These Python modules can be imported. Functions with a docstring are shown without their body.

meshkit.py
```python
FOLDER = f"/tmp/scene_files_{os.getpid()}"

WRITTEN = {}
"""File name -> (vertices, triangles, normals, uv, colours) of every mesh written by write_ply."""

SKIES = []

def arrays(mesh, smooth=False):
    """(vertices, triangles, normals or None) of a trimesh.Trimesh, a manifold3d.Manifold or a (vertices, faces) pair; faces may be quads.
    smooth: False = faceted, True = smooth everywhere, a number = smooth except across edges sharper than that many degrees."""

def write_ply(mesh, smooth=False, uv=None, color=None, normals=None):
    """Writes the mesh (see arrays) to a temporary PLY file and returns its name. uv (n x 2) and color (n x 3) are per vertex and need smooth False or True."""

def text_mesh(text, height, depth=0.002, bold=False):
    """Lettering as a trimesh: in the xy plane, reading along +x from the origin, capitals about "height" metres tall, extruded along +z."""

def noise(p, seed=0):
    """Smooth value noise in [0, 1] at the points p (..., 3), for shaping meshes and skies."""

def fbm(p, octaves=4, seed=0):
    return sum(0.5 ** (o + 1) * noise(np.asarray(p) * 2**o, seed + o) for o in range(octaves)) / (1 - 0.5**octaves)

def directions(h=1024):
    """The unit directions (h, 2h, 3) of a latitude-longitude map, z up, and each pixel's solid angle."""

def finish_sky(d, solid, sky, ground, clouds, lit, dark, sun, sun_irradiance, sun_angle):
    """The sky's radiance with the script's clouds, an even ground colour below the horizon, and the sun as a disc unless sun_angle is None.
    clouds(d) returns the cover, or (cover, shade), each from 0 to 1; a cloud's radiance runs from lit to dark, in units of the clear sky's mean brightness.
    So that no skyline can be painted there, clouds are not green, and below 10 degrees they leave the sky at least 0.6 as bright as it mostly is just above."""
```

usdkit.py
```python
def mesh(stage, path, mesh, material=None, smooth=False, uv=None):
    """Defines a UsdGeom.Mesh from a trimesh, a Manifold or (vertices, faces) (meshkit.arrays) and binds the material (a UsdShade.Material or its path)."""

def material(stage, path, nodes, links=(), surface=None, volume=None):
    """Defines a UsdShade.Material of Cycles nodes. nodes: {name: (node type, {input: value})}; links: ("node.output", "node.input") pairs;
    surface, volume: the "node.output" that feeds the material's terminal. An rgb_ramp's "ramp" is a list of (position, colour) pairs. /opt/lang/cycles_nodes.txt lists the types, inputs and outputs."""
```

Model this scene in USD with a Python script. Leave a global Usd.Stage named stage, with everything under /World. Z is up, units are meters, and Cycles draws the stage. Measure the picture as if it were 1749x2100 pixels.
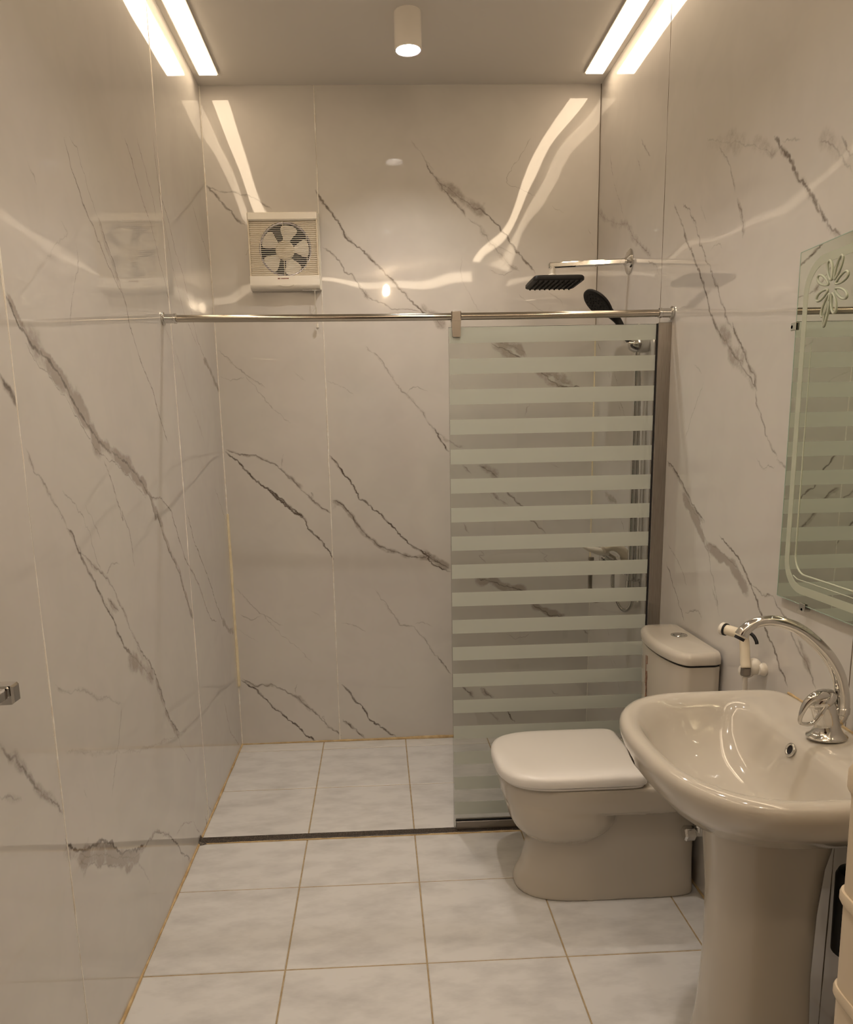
import math, random
import numpy as np, trimesh, manifold3d as m3, usdkit, meshkit
from scipy.spatial import cKDTree
from pxr import Usd, UsdGeom, UsdLux, UsdShade, Gf, Sdf, Vt

random.seed(7); np.random.seed(7)
stage = Usd.Stage.CreateInMemory()
UsdGeom.SetStageUpAxis(stage, UsdGeom.Tokens.z)
UsdGeom.SetStageMetersPerUnit(stage, 1.0)
UsdGeom.Xform.Define(stage, '/World'); UsdGeom.Scope.Define(stage, '/World/Looks')

# ------------------------------------------------------------------ camera, exposure, light levels
EYE = (0.6984, -3.5448, 1.4706)
FWD = np.array([0.03782107, 0.98163935, -0.1869592]); RIGHT = np.array([0.99886426, -0.04256316, -0.02141407]); UP = np.array([0.02897846, 0.18593696, 0.98213425])
cam = UsdGeom.Camera.Define(stage, '/World/camera')
AP = 36.0
cam.CreateHorizontalApertureAttr(AP); cam.CreateVerticalApertureAttr(AP * 2100 / 1749)
cam.CreateFocalLengthAttr(AP * 1563.62 / 1749)
cam.CreateHorizontalApertureOffsetAttr(35.24 / 1749 * AP)
cam.CreateVerticalApertureOffsetAttr(139.16 / 1749 * AP)
cam.CreateClippingRangeAttr(Gf.Vec2f(0.02, 50))
cam.CreateExposureAttr(0.12)
cam.AddTransformOp().Set(Gf.Matrix4d(*RIGHT, 0, *UP, 0, *(-FWD), 0, *EYE, 1))

STRIP_COLOR, STRIP_POWER = (1.0, 0.78, 0.54), 10.0
DOWN_COLOR, DOWN_POWER = (1.0, 0.90, 0.81), 830.0
LAMP_COLOR, LAMP_POWER = (1.0, 0.77, 0.52), 110.0

W, D, H = 1.70, -3.75, 2.92          # room width (x), front wall (y), ceiling height

# ------------------------------------------------------------------ helpers
used = {}
def numbered(path):
    n = used.get(path, -1) + 1; used[path] = n
    return path if n == 0 else '%s_%03d' % (path, n)
def thing(name, label, cat, loc=(0, 0, 0), group=None):
    x = UsdGeom.Xform.Define(stage, numbered('/World/' + name)); x.AddTranslateOp().Set(Gf.Vec3d(*map(float, loc)))
    p = x.GetPrim(); p.SetCustomDataByKey('label', label); p.SetCustomDataByKey('category', cat)
    if group: p.SetCustomDataByKey('group', group)
    x.loc = np.array(loc, float)
    LOC[str(p.GetPath())] = x.loc
    return p
LOC = {}
def structure(name):
    x = UsdGeom.Xform.Define(stage, '/World/' + name); p = x.GetPrim()
    p.SetCustomDataByKey('kind', 'structure'); LOC[str(p.GetPath())] = np.zeros(3)
    return p
def part(parent, name, mesh, mat, smooth=30, label=None, kind=None):
    """A mesh given in world coordinates, stored relative to its thing."""
    base = str(parent.GetPath()); top = '/'.join(base.split('/')[:3])
    v, f, n = meshkit.arrays(mesh, smooth)
    p = usdkit.mesh(stage, numbered(base + '/' + name), (v - LOC[top], f), mat, smooth=False).GetPrim()
    if n is not None:
        g = UsdGeom.Mesh(p); g.CreateNormalsAttr(Vt.Vec3fArray.FromNumpy(n.astype(np.float32))); g.SetNormalsInterpolation('vertex')
    if label: p.SetCustomDataByKey('label', label)
    if kind: p.SetCustomDataByKey('kind', kind)
    return p
def single(name, mesh, mat, label, cat, loc, smooth=30):
    v, f, n = meshkit.arrays(mesh, smooth)
    g = usdkit.mesh(stage, numbered('/World/' + name), (v - np.array(loc), f), mat)
    if n is not None:
        g.CreateNormalsAttr(Vt.Vec3fArray.FromNumpy(n.astype(np.float32))); g.SetNormalsInterpolation('vertex')
    g.AddTranslateOp().Set(Gf.Vec3d(*map(float, loc)))
    p = g.GetPrim(); p.SetCustomDataByKey('label', label); p.SetCustomDataByKey('category', cat)
    return p
cat = trimesh.util.concatenate
def box(x0, x1, y0, y1, z0, z1, b=0.0):
    if b <= 0:
        m = trimesh.creation.box([x1 - x0, y1 - y0, z1 - z0]); m.apply_translation([(x0 + x1) / 2, (y0 + y1) / 2, (z0 + z1) / 2]); return m
    pts = []
    for sx, X in ((1, x0), (-1, x1)):
        for sy, Y in ((1, y0), (-1, y1)):
            for sz, Z in ((1, z0), (-1, z1)):
                pts += [(X, Y + sy * b, Z + sz * b), (X + sx * b, Y, Z + sz * b), (X + sx * b, Y + sy * b, Z)]
    return trimesh.convex.convex_hull(np.array(pts))
def obox(c, ax, ay, az, b=0.0):
    """Box centred at c with half-axis vectors ax, ay, az."""
    ax, ay, az = map(np.asarray, (ax, ay, az)); la, lb, lc = map(np.linalg.norm, (ax, ay, az))
    m = box(-la, la, -lb, lb, -lc, lc, b)
    M = np.eye(4); M[:3, 0], M[:3, 1], M[:3, 2], M[:3, 3] = ax / la, ay / lb, az / lc, c
    m.apply_transform(M); return m
def frames(path):
    p = np.asarray(path, float); t = np.gradient(p, axis=0); t /= np.linalg.norm(t, axis=1, keepdims=True)
    a = np.array([0, 0, 1.0]) if abs(t[0][2]) < 0.9 else np.array([1.0, 0, 0])
    u = a - t[0] * (a @ t[0]); u /= np.linalg.norm(u); U = [u]
    for k in range(1, len(p)):
        u = U[-1] - t[k] * (U[-1] @ t[k]); U.append(u / np.linalg.norm(u))
    U = np.array(U); return p, t, U, np.cross(t, U)
def loft(rings, caps=True):
    R = np.asarray(rings, float); k, n = R.shape[:2]
    v = R.reshape(-1, 3); f = []
    i = np.arange(n); j = (i + 1) % n
    for a in range(k - 1):
        f.append(np.stack([a * n + i, a * n + j, (a + 1) * n + j], 1)); f.append(np.stack([a * n + i, (a + 1) * n + j, (a + 1) * n + i], 1))
    if caps:
        for a, flip in ((0, True), (k - 1, False)):
            v = np.vstack([v, R[a].mean(0)]); c = len(v) - 1
            f.append(np.stack([a * n + j, a * n + i, np.full(n, c)], 1) if flip else np.stack([a * n + i, a * n + j, np.full(n, c)], 1))
    m = trimesh.Trimesh(v, np.vstack(f), process=False)
    if caps and m.volume < 0: m.invert()
    return m
def tube(path, r, n=16, caps=True, closed=False, flat=1.0):
    p, t, U, B = frames(path); r = np.broadcast_to(r, len(p)); a = np.linspace(0, 2 * np.pi, n, endpoint=False)
    rings = [p[k] + r[k] * (np.cos(a)[:, None] * U[k] + flat * np.sin(a)[:, None] * B[k]) for k in range(len(p))]
    if closed: rings.append(rings[0]); return loft(rings, False)
    return loft(rings, caps)
def smoothpath(pts, n=40):
    """Catmull-Rom through the points."""
    p = np.asarray(pts, float); P = np.vstack([2 * p[0] - p[1], p, 2 * p[-1] - p[-2]]); out = []
    for u in np.linspace(0, len(p) - 1 - 1e-9, n):
        k = int(u); t = u - k; a, b, c, d = P[k:k + 4]
        out.append(0.5 * (2 * b + (c - a) * t + (2 * a - 5 * b + 4 * c - d) * t * t + (3 * b - a - 3 * c + d) * t ** 3))
    return np.array(out)
def lathe(profile, origin, axis, n=32):
    """profile: (distance along axis, radius) pairs, closed by caps."""
    a = np.asarray(axis, float); a /= np.linalg.norm(a); o = np.asarray(origin, float)
    h = np.array([0, 0, 1.0]) if abs(a[2]) < 0.9 else np.array([1.0, 0, 0]); u = np.cross(a, h); u /= np.linalg.norm(u); w = np.cross(a, u)
    t = np.linspace(0, 2 * np.pi, n, endpoint=False)
    return loft([o + a * s + max(r, 1e-5) * (np.cos(t)[:, None] * u + np.sin(t)[:, None] * w) for s, r in profile])
def dring(xf, xb, cy, hw, z, nf=2.4, nb=8.0, n=96, xm=None):
    """Plan outline: rounded front towards -x, squarer back towards +x."""
    t = np.linspace(0, 2 * np.pi, n, endpoint=False); c, s = np.cos(t), np.sin(t)
    xm = (xf + xb) / 2 if xm is None else xm
    e = np.where(c < 0, nf, nb)
    x = np.sign(c) * np.abs(c) ** (2 / e); y = np.sign(s) * np.abs(s) ** (2 / e)
    x = np.where(x < 0, xm + x * (xm - xf), xm + x * (xb - xm))
    return np.stack([x, cy + hw * y, np.full(n, z)], 1)
def manifold(tm):
    tm = trimesh.Trimesh(tm.vertices, tm.faces, process=False); tm.merge_vertices()
    return m3.Manifold(m3.Mesh(np.asarray(tm.vertices, np.float32), np.asarray(tm.faces, np.uint32)))
def blend(parts, edge=0.012, rounds=12):
    m = parts[0]
    for q in parts[1:]: m = m + q
    m = m.refine_to_length(edge).to_mesh(); t = trimesh.Trimesh(m.vert_properties[:, :3], m.tri_verts)
    trimesh.smoothing.filter_taubin(t, iterations=rounds); return t
def disc(c, normal, r, th, n=32):
    return lathe([(0, r * 0.92), (th * .3, r), (th * .8, r), (th, r * .93)], c, normal, n)

# ------------------------------------------------------------------ materials
def MAT(name, nodes, links, surface): return usdkit.material(stage, '/World/Looks/' + name, nodes, links, surface=surface)
def plain(name, color, rough=.4, metal=0.0, **kw):
    return MAT(name, {'p': ('principled_bsdf', {'base_color': color, 'roughness': rough, 'metallic': metal, **kw})}, [], 'p.BSDF')
def mottled(name, c1, c2, scale, rough=.4, metal=0.0, bump=0.0, stretch=(1, 1, 1), rot=(0, 0, 0), lo=.35, hi=.65, bscale=None, **kw):
    nodes = {'g': ('geometry', {}), 'm': ('mapping', {'scale': stretch, 'rotation': rot}), 'n': ('noise_texture', {'scale': scale, 'detail': 5.0, 'roughness': .6}),
             'r': ('rgb_ramp', {'ramp': [(0, c1), (lo, c1), (hi, c2), (1, c2)]}), 'p': ('principled_bsdf', {'roughness': rough, 'metallic': metal, **kw})}
    links = [('g.position', 'm.vector'), ('m.vector', 'n.vector'), ('n.fac', 'r.fac'), ('r.color', 'p.base_color')]
    if bump:
        nodes['b'] = ('bump', {'strength': 1.0, 'distance': bump}); links += [('n2.fac' if bscale else 'n.fac', 'b.height'), ('b.normal', 'p.normal')]
        if bscale: nodes['n2'] = ('noise_texture', {'scale': bscale, 'detail': 3.0}); links.append(('g.position', 'n2.vector'))
    return MAT(name, nodes, links, 'p.BSDF')

def marble_sheet(name, warp=0.0015, wscale=1.8, ior=1.6):
    """Glossy printed PVC marble sheet: the vein map comes from the mesh attribute 'vein' (r = dark core, g = grey-brown band)."""
    nodes = {
        'g': ('geometry', {}), 'a': ('attribute', {'attribute': 'vein'}), 'sp': ('separate_color', {'color_type': 'rgb'}),
        'nf': ('noise_texture', {'scale': 230.0, 'detail': 4.0, 'roughness': .7}), 'nm': ('noise_texture', {'scale': 45.0, 'detail': 4.0, 'roughness': .65}),
        'nl': ('noise_texture', {'scale': 2.2, 'detail': 3.0}), 'nl2': ('noise_texture', {'scale': 5.5, 'detail': 4.0, 'roughness': .6, 'distortion': .6}),
        'cr': ('map_range', {'from_min': .25, 'from_max': .7, 'to_min': .45, 'to_max': 1.15}), 'cm': ('math', {'math_type': 'multiply', 'use_clamp': True}),
        'hr': ('map_range', {'from_min': .3, 'from_max': .68, 'to_min': .55, 'to_max': 1.35}), 'hm': ('math', {'math_type': 'multiply', 'use_clamp': True}),
        'base': ('rgb_ramp', {'ramp': [(0, (.605, .575, .545)), (.42, (.605, .577, .545)), (.58, (.61, .588, .55)), (1, (.605, .585, .545))]}),
        'cl': ('rgb_ramp', {'ramp': [(0, (.93, .925, .92)), (.42, (.97, .97, .97)), (.58, (1, 1, 1)), (1, (1, 1, 1))]}),
        'bm': ('mix_color', {'blend_type': 'multiply', 'fac': 1.0}),
        'hs': ('map_range', {'range_type': 'smoothstep', 'from_min': .06, 'from_max': .50, 'to_min': 0.0, 'to_max': .60}), 'm1': ('mix_color', {'b': (.22, .172, .138)}), 'm2': ('mix_color', {'b': (.07, .048, .034)}),
        'w': ('noise_texture', {'scale': wscale, 'detail': 1.0, 'roughness': .4}), 'b': ('bump', {'strength': 1.0, 'distance': warp * 12}),
        'p': ('principled_bsdf', {'roughness': .03, 'specular_ior_level': .5, 'ior': ior})}
    links = [('a.color', 'sp.color'), ('g.position', 'nf.vector'), ('g.position', 'nm.vector'), ('g.position', 'nl.vector'), ('g.position', 'nl2.vector'),
             ('nf.fac', 'cr.value'), ('cr.result', 'cm.value1'), ('sp.r', 'cm.value2'), ('nm.fac', 'hr.value'), ('hr.result', 'hm.value1'), ('sp.g', 'hm.value2'),
             ('nl.fac', 'base.fac'), ('nl2.fac', 'cl.fac'), ('base.color', 'bm.a'), ('cl.color', 'bm.b'),
             ('bm.result', 'm1.a'), ('hm.value', 'hs.value'), ('hs.result', 'm1.fac'), ('m1.result', 'm2.a'), ('cm.value', 'm2.fac'), ('m2.result', 'p.base_color'),
             ('g.position', 'w.vector'), ('w.fac', 'b.height'), ('b.normal', 'p.normal')]
    return MAT(name, nodes, links, 'p.BSDF')

M = {}
M['marble'] = marble_sheet('marble_sheet')
M['marble_side'] = marble_sheet('marble_sheet_side', .00035, 1.8, 1.85)
M['ceramic'] = plain('white_ceramic', (.51, .47, .405), .08, 0, coat_weight=.4, coat_roughness=.04)
M['seat'] = plain('seat_plastic', (.79, .765, .73), .28)
M['chrome'] = plain('chrome', (.66, .65, .63), .06, 1.0)
M['steel'] = mottled('brushed_steel', (.34, .31, .28), (.42, .385, .35), 60, .34, 1.0, stretch=(8, 8, .3))
M['railsteel'] = plain('satin_rail', (.46, .42, .36), .13, 1.0)
M['bronze'] = plain('dark_steel', (.30, .27, .24), .35, 1.0)
M['black'] = plain('black_plastic', (.008, .0075, .0075), .5, specular_ior_level=.25)
M['nozzle'] = plain('rubber_nozzle', (.022, .021, .020), .6, specular_ior_level=.25)
M['matteblack'] = plain('matte_black', (.02, .02, .02), .9, specular_ior_level=0.0)
M['darkhole'] = plain('dark_hole', (.008, .007, .009), .7)
M['cream'] = plain('cream_plastic', (.70, .63, .50), .35)
M['cream2'] = plain('pale_plastic', (.74, .70, .62), .3)
M['ivory'] = plain('ivory_plastic', (.84, .80, .72), .28)
M['white'] = plain('white_plastic', (.76, .72, .66), .25)
M['ceil'] = plain('ceiling_paint', (.72, .69, .65), .8)
M['backing'] = plain('wall_backing', (.45, .42, .38), .9)
M['caulk'] = mottled('pale_caulk', (.86, .84, .79), (.70, .64, .55), 30, .6)
M['yellowcaulk'] = mottled('yellowed_sealant', (.70, .60, .40), (.80, .71, .52), 22, .55)
M['darkjoint'] = plain('dark_joint', (.16, .13, .10), .8)
M['ochre'] = mottled('ochre_sealant', (.40, .27, .12), (.58, .44, .24), 25, .6)
M['grout'] = mottled('brown_grout', (.30, .22, .12), (.42, .33, .20), 30, .85)
M['granite'] = mottled('speckled_granite', (.022, .016, .012), (.17, .13, .10), 260, .35, lo=.50, hi=.66)
M['tile'] = mottled('floor_tile', (.64, .63, .615), (.50, .49, .478), 6, .32, stretch=(1.0, 2.2, 1), rot=(0, 0, -.75), lo=.42, hi=.72, bump=.0006, bscale=9)
M['tile2'] = mottled('floor_tile_wet_tone', (.65, .63, .60), (.52, .505, .48), 5, .34, stretch=(1.0, 2.2, 1), rot=(0, 0, -.7), lo=.45, hi=.75, bump=.0006, bscale=8)
M['stain'] = mottled('rust_stain', (.16, .07, .04), (.30, .17, .11), 120, .5)
M['rubber'] = plain('clear_hose', (.62, .58, .52), .3)
M['print'] = plain('red_brown_print', (.16, .035, .02), .5)
M['hall'] = plain('hall_paint', (.30, .25, .21), .8)
M['door'] = mottled('door_paint', (.34, .19, .15), (.40, .24, .19), 6, .35, stretch=(6, 6, .5))
M['beige'] = plain('beige_plastic', (.62, .52, .38), .45)
M['sticker'] = mottled('paper_sticker', (.62, .57, .48), (.22, .17, .11), 110, .5, lo=.52, hi=.60)
M['mirror'] = plain('mirror_silver', (.70, .735, .66), .012, 1.0)
M['etch'] = plain('etched_glass', (.46, .49, .39), .45)
M['etchclear'] = plain('engraved_glass', (.80, .82, .72), .12, 0.0, transmission_weight=.35, ior=1.5)
M['glassedge'] = plain('green_glass_edge', (.35, .45, .38), .15)
M['glass'] = MAT('clear_pane', {'t': ('transparent_bsdf', {'color': (.895, .905, .89)}), 'gl': ('glossy_bsdf', {'color': (1, 1, 1), 'roughness': .01}), 'f': ('fresnel', {'IOR': 1.45}), 'm': ('mix_closure', {})},
                 [('f.fac', 'm.fac'), ('t.BSDF', 'm.closure1'), ('gl.BSDF', 'm.closure2')], 'm.closure')
M['frost'] = MAT('frosted_film', {'d': ('diffuse_bsdf', {'color': (.76, .79, .745)}), 't': ('translucent_bsdf', {'color': (.76, .79, .745)}), 'x': ('transparent_bsdf', {'color': (.95, .97, .94)}),
                 'm': ('mix_closure', {'fac': .42}), 'm2': ('mix_closure', {'fac': .22})},
                 [('d.BSDF', 'm.closure1'), ('t.BSDF', 'm.closure2'), ('m.closure', 'm2.closure1'), ('x.BSDF', 'm2.closure2')], 'm2.closure')
M['down'] = MAT('downlight_glow', {'e': ('emission', {'color': DOWN_COLOR, 'strength': DOWN_POWER})}, [], 'e.emission')
M['down_dim'] = MAT('downlight_glow_dim', {'e': ('emission', {'color': DOWN_COLOR, 'strength': DOWN_POWER * .45})}, [], 'e.emission')
M['strip'] = MAT('led_strip', {'e': ('emission', {'color': STRIP_COLOR, 'strength': STRIP_POWER})}, [], 'e.emission')
M['batten'] = MAT('led_batten', {'e': ('emission', {'color': STRIP_COLOR, 'strength': STRIP_POWER * .75})}, [], 'e.emission')
M['lamp'] = MAT('lamp_glow', {'e': ('emission', {'color': LAMP_COLOR, 'strength': LAMP_POWER})}, [], 'e.emission')

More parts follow.
